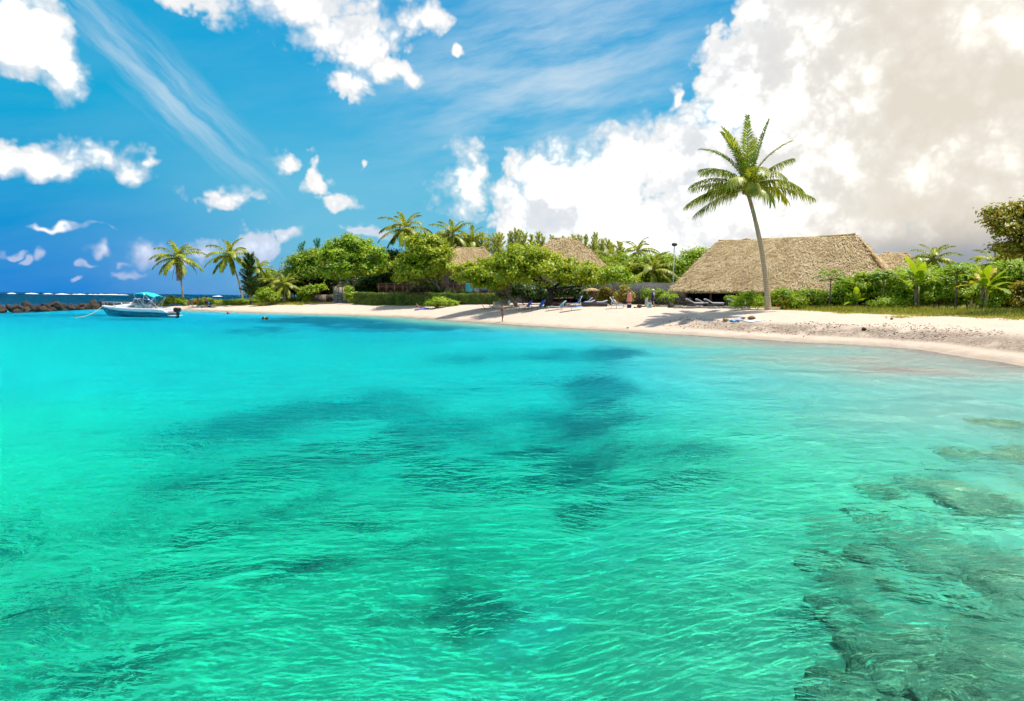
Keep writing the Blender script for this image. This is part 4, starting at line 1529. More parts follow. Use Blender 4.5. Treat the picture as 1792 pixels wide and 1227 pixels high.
# ------------------------------------------------------------------ casuarinas
rc_ = np.random.default_rng(88)
top_x = [730, 760, 800, 840, 860, 905, 945, 975, 1010, 1050, 1085]
top_y = [416, 404, 408, 396, 404, 392, 402, 406, 402, 398, 416]
for i, px in enumerate(list(np.arange(728, 1090, 9.5)) + [1166, 1200]):
    px = px + rc_.normal() * 3
    Y = 121 + 5 * rc_.random() - (8 if px > 1100 else 0)
    ty = np.interp(px, top_x, top_y) + abs(rc_.normal()) * 9 if px < 1100 else 442
    b = G(px, Y)
    H = at(px, ty, Y)[2] - b[2]
    casuarina('casuarina_tree', 'slender feathery casuarina in the row behind the thatched huts', b, H, 1.0 + 0.6 * rc_.random(), 'needle', 100 + i, 34)
for i, (px, ty, w_) in enumerate([(530, 424, 1.9), (556, 416, 2.0)]):
    b = G(px, 121)
    casuarina('casuarina_tree', 'blue green casuarina reaching above the low trees near the point', b, at(px, ty, 121)[2] - b[2], w_, 'needle_blue', 150 + i, 28, 'blue green casuarinas near the point')
b = G(438, 110)
casuarina('feathery_shrub', 'soft feathery dark green shrub between the palms at the point', b, at(438, 444, 110)[2] - b[2], 1.7, 'dark', 160, 60, None)
for i, px in enumerate((655, 672, 690)):
    b = G(px, 117)
    casuarina('casuarina_tree', 'blue green casuarina behind the bright green tree and deck', b, at(px, 430 + 6 * i, 117)[2] - b[2], 1.6, 'needle_blue', 170 + i, 24, 'casuarinas behind the deck')

# ------------------------------------------------------------------ broad-leaved trees
def btree(name, label, px, Y, lobes_px, mat, lean_px=(0, -30), **kw):
    b = G(px, Y)
    lean = at(px + lean_px[0], 528 + lean_px[1], Y) - at(px, 528, Y)
    return broad_tree(name, label, b, px_lobes(b, Y, lobes_px), M and mat, lean=lean, **kw)


btree('almond_tree', 'wide spreading sea almond tree shading the blue loungers', 958, 74,
      [(905, 462, 38, 22), (925, 450, 34, 18), (1000, 478, 46, 18), (1035, 484, 34, 16), (960, 478, 50, 20), (905, 490, 34, 16), (1010, 492, 44, 12), (912, 440, 22, 11), (962, 462, 26, 14), (1030, 470, 16, 9)], 'almond', (5, -30), r0=0.33, n=420, per=75, leaf=0.3, spread=0.32, seed=3, bark='bark_dark')
btree('almond_tree', 'leaning sea almond tree with pale limbs beside the concrete steps', 905, 78,
      [(832, 478, 30, 14), (866, 470, 32, 16), (872, 486, 40, 15), (826, 488, 24, 10), (898, 472, 26, 20), (860, 500, 28, 8), (815, 470, 12, 8)], 'almond', (-18, -24), r0=0.22, n=280, per=75, leaf=0.3, spread=0.3, seed=4)
btree('leafy_tree', 'small bright green tree at the tip of the spreading canopy', 1070, 74,
      [(1072, 482, 26, 15), (1095, 492, 16, 10), (1050, 488, 22, 12)], 'bright', (2, -22), r0=0.1, n=90, per=70, leaf=0.26, spread=0.3, seed=5)
btree('almond_tree', 'round green tree with a leaning trunk behind the hedge', 786, 94,
      [(742, 432, 30, 22), (745, 455, 40, 22), (712, 470, 26, 16), (765, 470, 30, 20), (735, 480, 34, 12), (778, 448, 14, 16), (705, 488, 18, 8)], 'almond', (-24, -36), r0=0.24, n=300, per=75, leaf=0.36, spread=0.38, seed=6)
btree('leafy_tree', 'bright green tree above the gate pillar and pale wall', 622, 106,
      [(585, 438, 18, 18), (618, 430, 26, 14), (600, 455, 40, 20), (645, 452, 26, 24), (625, 475, 40, 18), (590, 480, 28, 14), (655, 475, 16, 14), (612, 420, 12, 8)], 'bright', (-4, -25), r0=0.2, n=340, per=70, leaf=0.38, spread=0.38, seed=7)
btree('leafy_tree', 'dense mid green tree behind the low taupe garden wall', 545, 113,
      [(528, 462, 22, 14), (555, 455, 22, 16), (540, 480, 34, 16), (568, 475, 20, 18), (515, 482, 16, 12)], 'mid', (0, -20), r0=0.18, n=220, per=70, leaf=0.38, spread=0.5, seed=8)
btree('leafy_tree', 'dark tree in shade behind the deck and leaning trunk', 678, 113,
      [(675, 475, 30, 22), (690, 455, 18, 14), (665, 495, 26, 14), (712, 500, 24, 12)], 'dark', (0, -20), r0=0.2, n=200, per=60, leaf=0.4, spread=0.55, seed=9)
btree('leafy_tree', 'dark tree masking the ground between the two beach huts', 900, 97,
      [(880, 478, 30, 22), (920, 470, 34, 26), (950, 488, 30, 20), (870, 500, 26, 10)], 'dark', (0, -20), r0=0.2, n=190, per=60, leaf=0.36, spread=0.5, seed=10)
btree('leafy_tree', 'mid green tree behind the boundary wall and lamp post', 1150, 94,
      [(1130, 466, 30, 16), (1165, 470, 26, 18), (1195, 468, 24, 16), (1222, 450, 22, 11), (1100, 478, 26, 18), (1190, 488, 30, 14)], 'bright', (0, -20), r0=0.18, n=260, per=65, leaf=0.34, spread=0.46, seed=11)
btree('leafy_tree', 'dark leafy tree between the palms behind the charcoal wall', 1070, 96,
      [(1060, 478, 30, 22), (1090, 470, 26, 20), (1035, 486, 26, 20)], 'mid', (0, -18), r0=0.18, n=180, per=60, leaf=0.34, spread=0.46, seed=12)
btree('almond_tree', 'large olive leaved tree overhanging the banana plants', 1840, 46,
      [(1760, 372, 30, 14), (1790, 362, 26, 12), (1768, 405, 36, 18), (1800, 400, 40, 26), (1790, 440, 40, 22), (1750, 438, 16, 10), (1840, 380, 50, 40), (1850, 430, 50, 30), (1738, 388, 14, 7)], 'olive', (-14, -60), r0=0.22, n=260, per=46, leaf=0.27, spread=0.28, seed=13, aspect=0.6, shell=.35)
btree('leafy_tree', 'pale green feathery tree beside the last banana plant', 1775, 52,
      [(1770, 478, 30, 20), (1792, 490, 30, 26), (1745, 490, 20, 14)], 'bright', (0, -22), r0=0.1, n=150, per=60, leaf=0.2, spread=0.3, seed=14)

# ------------------------------------------------------------------ shrubs
def pshrub(label, px, Y, lobes_px, mat, seed, name='shrub', n=None, leaf=0.2, per=55, group=None, spread=None):
    bot = max(l[1] + l[3] for l in lobes_px)
    zw = at(px, bot, Y)[2] - 0.05
    b = G(px, Y)
    if zw > b[2] + 0.05:                      # grow the shrub down to the soil it stands on
        lobes_px = list(lobes_px) + [(l[0], l[1] + (zw - b[2]) * FPX / Y * .6, l[2], l[3] + (zw - b[2]) * FPX / Y * .3) for l in lobes_px]
    lb = px_lobes(b, Y, lobes_px)
    k = Y / FPX
    area = sum(l[2] * l[3] for l in lobes_px) * k * k
    return shrub(name, label, b, lb, mat, n or int(22 + area * 26), per, leaf, spread or 0.22, seed, group=group)


pshrub('round bright green bush left of the tall palm trunk foot'.replace('left of', 'beside'), 1312, 58, [(1310, 528, 20, 12), (1292, 534, 12, 6), (1328, 532, 12, 8), (1312, 518, 12, 7)], 'bright', 51, leaf=0.17)
fb = pshrub('green bush with red blossoms on the far side of the tall palm'.replace('on the far side of', 'between the grass and'), 1372, 57, [(1368, 525, 18, 13), (1384, 530, 14, 9), (1372, 514, 11, 7)], 'bright', 52, leaf=0.17)
r = np.random.default_rng(3)
FV, FF = leaf_quads(np.array([at(px, py, 56.0) - np.array(fb.location) for px, py in ((1359, 534), (1372, 536), (1377, 527), (1364, 522))] * 3) + r.normal(size=(12, 3)) * .05, unit(r.normal(size=(12, 3)) + (0, -1, .4)), 0.16, 0.8, r)
link('blossom', new_mesh('blossom', FV, [FF]), M['flower'], fb)
pshrub('dark glossy shrub between the flowering bush and papaya plant', 1418, 60, [(1410, 515, 18, 8), (1435, 516, 18, 9), (1425, 524, 26, 7)], 'mid', 53, leaf=0.2)
pshrub('rounded yellow green shrub at the restaurant corner', 1520, 58, [(1505, 505, 24, 17), (1535, 500, 26, 20), (1520, 488, 20, 10), (1555, 508, 18, 16), (1490, 518, 18, 11)], 'bright', 54, leaf=0.22)
pshrub('dark low shrub under the papaya plant', 1462, 59, [(1455, 520, 22, 10), (1480, 522, 20, 10), (1470, 512, 16, 7)], 'mid', 55, leaf=0.2)
pshrub('leafy green shrub around the foot of the taller banana plant', 1575, 56, [(1572, 505, 16, 16), (1580, 522, 22, 14), (1560, 518, 14, 10)], 'bright', 56, leaf=0.22)
pshrub('bright leafy shrub thicket between the two banana plants', 1650, 55, [(1635, 500, 24, 20), (1665, 495, 26, 22), (1650, 518, 40, 18), (1690, 512, 22, 18), (1625, 520, 16, 14), (1680, 478, 16, 10)], 'bright', 57, leaf=0.22)
pshrub('yellow green shrub below the olive leaved tree', 1760, 52, [(1750, 512, 24, 24), (1780, 508, 26, 26), (1800, 520, 24, 20), (1760, 532, 30, 12)], 'bright', 58, leaf=0.22)
pshrub('pale green feathery bush beneath the yellow banana leaf', 1735, 50.5, [(1745, 528, 18, 14), (1725, 534, 14, 9)], 'bright', 59, leaf=0.16)
pshrub('grassy bright shrub at the lawn edge near the papaya', 1552, 54.5, [(1545, 530, 20, 6), (1570, 532, 18, 5)], 'bright', 60, leaf=0.16)
pshrub('dome of bright green beach cabbage on the sand by the hedge', 771, Yg(771, 538), [(771, 529, 20, 9), (758, 533, 12, 6), (786, 532, 13, 6)], 'bright', 61, leaf=0.24)
pshrub('climbing green shrub over the pale wall end', 533, 109, [(536, 512, 16, 10), (532, 524, 10, 9), (548, 508, 16, 8), (560, 504, 10, 6)], 'bright', 62, leaf=0.3)
pshrub('green bush at the foot of the gate pillar and hedge end', 613, 101, [(614, 520, 9, 12), (622, 528, 9, 6), (610, 508, 7, 6)], 'bright', 63, leaf=0.28)
pshrub('low green scrub under the palm at the sandy point', 303, 115, [(302, 526, 16, 6), (318, 528, 12, 5), (288, 530, 10, 3)], 'mid', 64, leaf=0.28)
pshrub('low scrub behind the four people at the point', 362, 116, [(360, 528, 14, 5), (378, 530, 14, 4), (345, 529, 10, 4)], 'mid', 65, leaf=0.28)
pshrub('pale grassy scrub beside the second palm trunk', 412, 112, [(405, 530, 14, 3), (425, 529, 12, 4)], 'mid', 66, leaf=0.28)
pshrub('bright bush in front of the cycad at the sand edge', 466, 106, [(465, 514, 12, 10), (475, 522, 14, 8), (455, 524, 10, 6)], 'bright', 67, leaf=0.28)
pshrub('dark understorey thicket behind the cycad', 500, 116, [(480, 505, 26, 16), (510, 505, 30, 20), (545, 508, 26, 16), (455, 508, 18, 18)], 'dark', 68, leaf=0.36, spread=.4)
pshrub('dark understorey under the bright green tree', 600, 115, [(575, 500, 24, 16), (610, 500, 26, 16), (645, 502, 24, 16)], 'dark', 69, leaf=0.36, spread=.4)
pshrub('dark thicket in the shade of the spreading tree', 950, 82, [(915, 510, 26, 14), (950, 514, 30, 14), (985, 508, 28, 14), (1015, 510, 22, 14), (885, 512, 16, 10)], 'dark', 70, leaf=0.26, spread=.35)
pshrub('yellow croton shrub beside the thatched parasol', 1063, 76, [(1060, 512, 9, 8), (1070, 516, 9, 6), (1055, 518, 8, 5)], 'olive', 71, leaf=0.2)
pshrub('yellow green shrub behind the person in pink', 1096, 77, [(1092, 514, 7, 12), (1102, 518, 7, 8)], 'olive', 72, leaf=0.2)
pshrub('green shrub along the charcoal wall by the walking person', 1155, 79, [(1150, 516, 10, 9), (1168, 518, 12, 7), (1135, 515, 9, 10)], 'mid', 73, leaf=0.2)
pshrub('small green garden shrub near the restaurant corner post', 1172, 74, [(1166, 522, 9, 6), (1176, 523, 7, 5)], 'bright', 74, leaf=0.18)
pshrub('tangled mid green growth below the hut with taupe walls', 850, 95, [(820, 515, 26, 8), (860, 514, 26, 9), (780, 515, 22, 8)], 'dark', 75, leaf=0.3)
pshrub('leafy growth filling the gap behind the boundary wall', 1120, 92, [(1090, 495, 30, 14), (1130, 495, 30, 14), (1170, 497, 26, 14), (1205, 490, 18, 14)], 'mid', 76, leaf=0.3, spread=.4)
pshrub('green thicket behind the restaurant and banana plants', 1600, 74, [(1580, 492, 30, 16), (1620, 492, 36, 18), (1670, 488, 36, 20), (1720, 488, 36, 22), (1780, 485, 40, 26)], 'bright', 77, leaf=0.3, spread=.4)
pshrub('small leafy plant by the foot of the tall palm', 1394, 57, [(1398, 528, 9, 7), (1390, 533, 8, 5)], 'mid', 78, leaf=0.17)

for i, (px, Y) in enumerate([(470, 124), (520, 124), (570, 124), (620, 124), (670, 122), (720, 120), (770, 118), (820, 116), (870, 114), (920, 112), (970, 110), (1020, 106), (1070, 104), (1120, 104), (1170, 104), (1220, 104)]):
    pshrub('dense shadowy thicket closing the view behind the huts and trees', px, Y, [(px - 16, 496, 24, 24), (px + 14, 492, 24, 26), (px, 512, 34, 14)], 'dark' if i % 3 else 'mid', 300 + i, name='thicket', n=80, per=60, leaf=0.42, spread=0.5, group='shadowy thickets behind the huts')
for i, (px, Y) in enumerate([(1250, 94), (1300, 92), (1350, 92), (1400, 90), (1450, 88), (1500, 86), (1550, 84), (1640, 82), (1700, 80), (1760, 78), (1820, 74)]):
    pshrub('green thicket closing the view behind the restaurant and bananas', px, Y, [(px - 20, 505, 30, 18), (px + 18, 503, 30, 18), (px, 516, 38, 12)], 'bright' if i % 2 else 'mid', 330 + i, name='thicket', n=70, per=60, leaf=0.34, spread=0.4, group='green thickets behind the restaurant')

for i, (px, Y, top_, mt, lab) in enumerate([(1480, 60, 490, 'bright', 'spreading bright shrub between the papaya and the low banana'), (1590, 61, 482, 'bright', 'tall bright shrub behind the upright banana plant'), (1628, 57, 486, 'olive', 'olive tinted shrub beside the upright banana plant'),
                                          (1700, 56, 474, 'bright', 'tall yellow green shrub between papaya and yellowing banana'), (1762, 55, 466, 'bright', 'tall pale shrub under the olive leaved tree'), (1790, 50, 500, 'olive', 'olive shrub at the end of the grass strip')]):
    pshrub(lab, px, Y, [(px - 12, top_ + 14, 14, 12), (px + 12, top_ + 18, 14, 13), (px, top_ + 4, 12, 8), (px - 4, top_ + 34, 24, 14)], mt, 360 + i, leaf=0.26, spread=0.2)

# ------------------------------------------------------------------ bananas and papaya
b = G(1603, 54.5)
banana('banana_plant', 'tall banana plant with upright ragged leaves by the hut roof', b, at(1603, 492, 54.5)[2] - b[2], 9, 1, ('banana',), 0.15, 2, 2.3, 0.34)
b = G(1719, 50.5)
banana('banana_plant', 'banana plant with one yellowing leaf under the olive tree', b, at(1719, 500, 50.5)[2] - b[2], 8, 2, ('banana', 'banana', 'yellowleaf'), 0.16, 2, 2.1, 0.34)
b = G(1500, 57)
banana('banana_plant', 'low young banana plant with arching leaves beside the lawn', b, 0.5, 7, 4, ('banana',), 0.09, 1, 1.5, 0.26)
for (px, Y, cy_, w_, lab) in ((1452, 58, 490, 30, 'papaya plant with a flat umbrella of leaves beside the restaurant eave'), (1545, 56, 486, 24, 'papaya plant rising out of the yellow green shrub'), (1672, 53, 478, 26, 'papaya plant between the two banana plants')):
    b = G(px, Y)
    hh_ = at(px, cy_, Y)[2] - b[2]
    root = thing('papaya_plant', lab, 'papaya plant', b)
    MB().tube([(0, 0, -0.2), (0.03, 0, hh_ * 0.5), (0, 0, hh_)], [0.09, 0.07, 0.05], 8).build('stem', M['bark'], root, smooth=True)
    rr = np.random.default_rng(int(px))
    for i in range(14):
        a_ = i * 2.4
        el = R(62 - 5 * i)
        Lf = w_ * Y / FPX * (0.55 + 0.3 * rr.random())
        e = np.array((math.cos(a_) * math.cos(el), math.sin(a_) * math.cos(el), math.sin(el))) * Lf + np.array((0, 0, hh_))
        MB().tube([(0, 0, hh_ - 0.05), e * .5 + np.array((0, 0, hh_)) * .5 + (0, 0, .05), e], [0.02, 0.015, 0.01], 4).build('leaf_stalk', M['rachis'], root)
        Vv, Qq = [e + (0, 0, 0.03)], []
        for k in range(14):
            q = k / 14 * 2 * math.pi
            rad = (0.52 if k % 2 == 0 else 0.26) * (0.8 + 0.4 * rr.random())
            Vv.append(e + np.array((math.cos(q) * rad, math.sin(q) * rad, -0.16 * rad / .5 + 0.05 * rr.normal())))
            Qq.append((0, 1 + k, 1 + (k + 1) % 14))
        link('leaf', new_mesh('leaf', Vv, [np.array(Qq)]), M['papaya'], root)

# ------------------------------------------------------------------ clipped hedge
hA, hB = G(618, 99), G(874, 86)
hz_ = min(hA[2], hB[2]) - 0.1
hd_ = thing('clipped_hedge', 'long clipped flat topped green hedge below the deck', 'hedge', (hA[0], hA[1], hz_), math.atan2(hB[1] - hA[1], hB[0] - hA[0]))
LH = math.hypot(hB[0] - hA[0], hB[1] - hA[1])
r = np.random.default_rng(9)
HH, HW = 1.75, 1.6
n = 26000
wsel = r.random(n)
xx = r.random(n) * LH
P = np.empty((n, 3))
N = np.empty((n, 3))
tp_ = wsel < 0.42
P[tp_] = np.stack([xx, r.random(n) * HW, np.full(n, HH)], 1)[tp_]
N[tp_] = (0, 0, 1)
P[~tp_] = np.stack([xx, np.zeros(n), r.random(n) * HH], 1)[~tp_]
N[~tp_] = (0, -1, 0.35)
P += r.normal(size=(n, 3)) * 0.07 + np.stack([0 * xx, 0.09 * np.sin(xx * 1.1) + 0.05 * np.sin(xx * 3.3), 0.06 * np.sin(xx * 0.9) + .05 * np.sin(xx * 2.7)], 1)
V, F = leaf_quads(P, unit(N + r.normal(size=(n, 3)) * 0.55), 0.17 * (0.6 + 0.8 * r.random(n)), 0.55, r)
o = link('foliage', new_mesh('foliage', V, [F]), M['hedge'], hd_)
o['kind'] = 'stuff'
MB().box((0.1, 0.12, 0.0), (LH - 0.1, HW, HH - 0.12)).build('branch_core', plain('twig_core', (0.03, 0.035, 0.012), (0.05, 0.05, 0.02), 0.95, 8), hd_)

# ------------------------------------------------------------------ grass, as blades
r = np.random.default_rng(12)


def blades(P, h, wd, lean=0.35):
    n = len(P)
    a_ = r.random(n) * 2 * math.pi
    sd = np.stack([np.cos(a_), np.sin(a_), 0 * a_], 1) * wd
    ln = r.normal(size=(n, 3)) * lean
    ln[:, 2] = 1
    tip = P + unit(ln) * (h * (0.5 + 0.8 * r.random(n)))[:, None]
    V = np.stack([P - sd, P + sd, tip], 1).reshape(-1, 3)
    return V, np.arange(n * 3).reshape(n, 3)


n = 90000
gx_ = 20 + r.random(n) * 30
gy_ = 20 + r.random(n) * 42
s_ = land_dist(gx_, gy_) + (fbm(gx_ / 1.2, gy_ / 1.2, 5) - .5) * 2.2
lim = np.interp(gx_, [20, 24, 30, 60], [13, 10.5, 8.8, 7.5])
px_ok = (np.abs(gx_ / gy_) < 0.85) & (gx_ / gy_ > 0.40)
k = (s_ > lim) & (s_ < lim + 9) & px_ok
P = np.stack([gx_[k], gy_[k], height(gx_[k], gy_[k]) - 0.02], 1)
dens_h = 0.12 + 0.28 * np.clip((s_[k] - lim[k]) / 5, 0, 1)
V, F = blades(P, dens_h, 0.022)
tag(link('lawn_grass', new_mesh('lawn_grass', V, [F]), M['grass']), 'strip of yellow green grass between the sand and the shrubs', 'grass', kind='stuff')
n = 30000
gx_ = -66 + r.random(n) * 34
gy_ = 100 + r.random(n) * 22
s_ = land_dist(gx_, gy_) + (fbm(gx_ / 1.5, gy_ / 1.5, 6) - .5) * 2.5
k = (s_ > 6.8)
P = np.stack([gx_[k], gy_[k], height(gx_[k], gy_[k]) - 0.02], 1)
V, F = blades(P, np.full(len(P), 0.35), 0.05)
tag(link('dune_grass', new_mesh('dune_grass', V, [F]), M['grass']), 'tufted dune grass covering the low sandy point', 'grass', kind='stuff')
# creeping beach plants on the eastern sand
P = []
for (px, py, w_) in ((1572, 556, 14), (1600, 553, 24), (1640, 552, 40), (1680, 553, 18), (1722, 557, 14), (1475, 549, 10), (1780, 559, 20)):
    c_ = at(px, py, 40)
    d = ray(px, py)
    tt_ = np.linspace(25, 60, 200)
    zz = CAM_H + d.z / d.y * tt_
    hz2 = height(d.x / d.y * tt_, tt_)
    j = int(np.argmax(hz2 > zz)) if (hz2 > zz).any() else 100
    yc = tt_[j]
    q = np.stack([d.x / d.y * yc + r.normal(size=160) * w_ * yc / FPX * .6, yc + r.normal(size=160) * 0.35], 1)
    P.append(np.column_stack([q, height(q[:, 0], q[:, 1]) + 0.01]))
P = np.concatenate(P)
V, F = leaf_quads(P + np.array((0, 0, .04)), unit(r.normal(size=(len(P), 3)) * .4 + (0, 0, 1)), 0.12, 0.6, r)
tag(link('creeping_weed', new_mesh('creeping_weed', V, [F]), M['olive']), 'creeping beach weed scattered over the upper sand', 'weed', kind='stuff')


# ------------------------------------------------------------------ motor boat
M['gelcoat'] = plain('white_gelcoat', (0.78, 0.78, 0.77), (0.82, 0.82, 0.81), 0.25, 2, spec=0.5)
M['hull_blue'] = plain('petrol_blue_hull', (0.008, 0.12, 0.19), (0.012, 0.15, 0.23), 0.25, 2, spec=0.5)
M['boot'] = plain('dark_antifouling', (0.01, 0.03, 0.045), (0.015, 0.04, 0.06), 0.5, 3)
M['chrome'] = plain('steel_tube', (0.6, 0.6, 0.6), (0.7, 0.7, 0.7), 0.25, 3, metal=0.8)
M['bimini'] = plain('turquoise_canopy', (0.01, 0.48, 0.42), (0.02, 0.56, 0.50), 0.75, 3)
M['black'] = plain('black_plastic', (0.012, 0.012, 0.013), (0.025, 0.025, 0.026), 0.35, 4)
M['red'] = plain('red_plastic', (0.5, 0.02, 0.02), (0.6, 0.04, 0.03), 0.4, 4)
M['yellow'] = plain('yellow_plastic', (0.6, 0.4, 0.02), (0.7, 0.5, 0.04), 0.4, 4)
M['rope'] = plain('pale_rope', (0.6, 0.55, 0.4), (0.5, 0.46, 0.35), 0.9, 20)

bw_ = on_water(245, 554.5)
boat = thing('motor_boat', 'white and petrol blue motor boat moored with a turquoise canopy', 'boat', (bw_[0], bw_[1], 0), R(180 - 4))
boat.scale = (1.0, 1.0, 1.0)
S = (bw_[1] / FPX * 131) / 7.6
boat.scale = (S, S, S)
# stations: x, keel z, chine (y,z), blue top (y,z), sheer (y,z)
ST = [(-3.55, -0.28, 1.02, -0.05, 1.10, 0.40, 1.12, 0.50), (-3.0, -0.32, 1.08, -0.05, 1.15, 0.46, 1.20, 0.80), (-2.0, -0.34, 1.10, -0.03, 1.18, 0.50, 1.24, 0.86), (-0.8, -0.35, 1.08, 0.0, 1.20, 0.50, 1.26, 0.86),
      (0.4, -0.34, 1.00, 0.06, 1.17, 0.54, 1.24, 0.88), (1.6, -0.30, 0.80, 0.16, 1.02, 0.62, 1.10, 0.93), (2.6, -0.20, 0.50, 0.30, 0.73, 0.72, 0.82, 0.98), (3.4, 0.06, 0.22, 0.48, 0.40, 0.86, 0.44, 1.03), (3.95, 0.70, 0.03, 0.82, 0.06, 0.93, 0.08, 1.07)]


def ring(st_, idxs):
    x = st_[0]
    k, cy_, cz, by, bz, sy, sz = st_[1:]
    pts = {'k': (0, k), 'c': (cy_, cz), 'm': ((cy_ + by) / 2 + 0.03, (cz + bz) / 2), 'b': (by, bz), 's': (sy, sz)}
    half_ = [pts[i] for i in idxs]
    return half_


mb = MB()
for sgn in (1, -1):
    rows = []
    for st_ in ST:
        rows.append([(st_[0], sgn * y, z) for y, z in ring(st_, 'kcmb')])
    mb.loft([np.array(r_) for r_ in rows], closed=False, cap=False)
mb.add([(ST[0][0], y, z) for y, z in ([(0, ST[0][1]), (ST[0][2], ST[0][3]), (ST[0][4], ST[0][5]), (-ST[0][4], ST[0][5]), (-ST[0][2], ST[0][3])])], [(0, 1, 2, 3, 4)])
hull = mb.build('hull', M['hull_blue'], boat, smooth=True)
mb = MB()
for sgn in (1, -1):
    rows = [[(st_[0], sgn * (st_[4] + 0.005), st_[5]), (st_[0], sgn * (st_[6] + 0.03), st_[5] + 0.06), (st_[0], sgn * (st_[6] + 0.03), st_[7] - 0.03), (st_[0], sgn * st_[6], st_[7]), (st_[0], sgn * (st_[6] - 0.14), st_[7] + 0.01)] for st_ in ST]
    mb.loft([np.array(r_) for r_ in rows], closed=False, cap=False)
mb.build('topside_band', M['gelcoat'], boat, smooth=True)
mb = MB()
for sgn in (1, -1):
    rows = [[(st_[0], 0, st_[1] - 0.012), (st_[0], sgn * (st_[2] + 0.012), st_[3] - 0.0), (st_[0], sgn * (st_[2] + 0.02), st_[3] + 0.07)] for st_ in ST[:6]]
    mb.loft([np.array(r_) for r_ in rows], closed=False, cap=False)
mb.build('boot_stripe', M['boot'], hull, smooth=True)
# deck and cockpit sole
mb = MB()
rows = [[(st_[0], -(st_[6] - 0.13), st_[7]), (st_[0], 0, st_[7] + 0.05), (st_[0], st_[6] - 0.13, st_[7])] for st_ in ST[4:]]
mb.loft([np.array(r_) for r_ in rows], closed=False, cap=False)
mb.build('foredeck', M['gelcoat'], boat, smooth=True)
MB().box((-3.3, -0.95, 0.25), (0.3, 0.95, 0.32)).build('cockpit_sole', M['cushion'], boat)
for s in (-1, 1):
    MB().box((-3.3, s * 1.02 - 0.07, 0.3), (0.4, s * 1.02 + 0.07, 0.86), bev=0.03).build('coaming', M['gelcoat'], boat)
# cabin trunk
mb = MB()
cab = [(-0.35, 0.95, 0.80, 1.30), (0.5, 0.98, 0.85, 1.32), (1.4, 0.84, 0.90, 1.24), (2.2, 0.6, 0.95, 1.12), (2.9, 0.3, 0.98, 1.03)]
rows = []
for x, y, z0, z1 in cab:
    rows.append(np.array([(x, -y, z0), (x, -y * 0.92, (z0 + z1) / 2), (x, -y * 0.72, z1 - 0.03), (x, 0, z1 + 0.04), (x, y * 0.72, z1 - 0.03), (x, y * 0.92, (z0 + z1) / 2), (x, y, z0)]))
mb.loft(rows, closed=False, cap=True)
cabin = mb.build('cabin', M['gelcoat'], boat, smooth=True)
for s in (-1, 1):
    mb = MB()
    q = [(-0.1, 0.90, 1.0), (0.25, 0.93, 1.0), (0.75, 0.91, 1.04), (0.55, 0.87, 1.12), (-0.05, 0.86, 1.14)]
    mb.add([(x, s * (y + 0.035), z) for x, y, z in q], [(0, 1, 2, 3, 4)])
    mb.build('cabin_window', M['glass_dark'], cabin)
# windscreen: curved frame and panes
fr0 = [(0.72, 0.0, 1.34), (0.62, 0.45, 1.33), (0.3, 0.80, 1.30), (-0.5, 0.93, 1.12), (-1.25, 0.99, 0.88)]
fr1 = [(0.42, 0.0, 1.80), (0.36, 0.40, 1.80), (0.08, 0.68, 1.79), (-0.62, 0.82, 1.66), (-1.22, 0.96, 1.02)]
wsn = MB()
lo_ = [(x, -y, z) for x, y, z in fr0[::-1]] + fr0[1:]
hi_ = [(x, -y, z) for x, y, z in fr1[::-1]] + fr1[1:]
wsn.tube(lo_, 0.022, 6).tube(hi_, 0.03, 6)
for i in range(0, len(lo_), 2):
    wsn.tube([lo_[i], hi_[i]], 0.022, 6)
ws = wsn.build('windscreen_frame', M['gelcoat'], boat, smooth=True)
mg, tg = new_mat('tinted_windscreen')
gp_ = tg.node('ShaderNodeBsdfPrincipled')
gp_.inputs['Base Color'].default_value = (0.02, 0.06, 0.08, 1)
gp_.inputs['Roughness'].default_value = 0.05
tp2 = tg.node('ShaderNodeBsdfTransparent')
mx2 = tg.node('ShaderNodeMixShader')
mx2.inputs[0].default_value = 0.5
tg.put(mx2.inputs[1], gp_.outputs[0])
tg.put(mx2.inputs[2], tp2.outputs[0])
finish(tg, mx2.outputs[0])
for i in range(len(lo_) - 1):
    MB().add([lo_[i], lo_[i + 1], hi_[i + 1], hi_[i]], [(0, 1, 2, 3)]).build('pane', mg, ws)
# helm, seats
MB().box((-0.9, -0.75, 0.32), (-0.45, 0.0, 1.25), bev=0.06).build('helm_console', M['gelcoat'], boat)
for s in (-0.45, 0.45):
    MB().box((-1.75, s - 0.28, 0.32), (-1.3, s + 0.28, 0.78), bev=0.06).build('seat', M['cushion'], boat)
MB().box((-3.25, -0.85, 0.32), (-2.75, 0.85, 0.72), bev=0.06).build('stern_bench', M['cushion'], boat)
# bimini
mb = MB()
rows = []
for q in np.linspace(0, 1, 9):
    x = 0.05 - 2.15 * q
    z = 2.33 + 0.16 * math.sin(math.pi * min(1, q * 1.15)) - 0.24 * q * q
    w_ = 0.92
    rows.append(np.array([(x, -w_, z - 0.14), (x, -w_ * .8, z - 0.03), (x, 0, z + 0.04), (x, w_ * .8, z - 0.03), (x, w_, z - 0.14)]))
mb.loft(rows, closed=False, cap=False)
bm_ = mb.build('bimini_canopy', M['bimini'], boat, smooth=True)
bm_.modifiers.new('thick', 'SOLIDIFY').thickness = 0.03
for s in (-1, 1):
    for a, b in (((-1.0, 1.05, 0.85), (0.0, 0.93, 2.22)), ((-1.0, 1.05, 0.85), (-1.1, 0.93, 2.33)), ((-1.0, 1.05, 0.85), (-2.2, 0.93, 2.02)), ((-1.5, 1.05, 0.85), (-2.2, 0.93, 2.02))):
        MB().tube([(a[0], s * a[1], a[2]), (b[0], s * b[1], b[2])], 0.022, 6).build('canopy_pole', M['chrome'], boat)
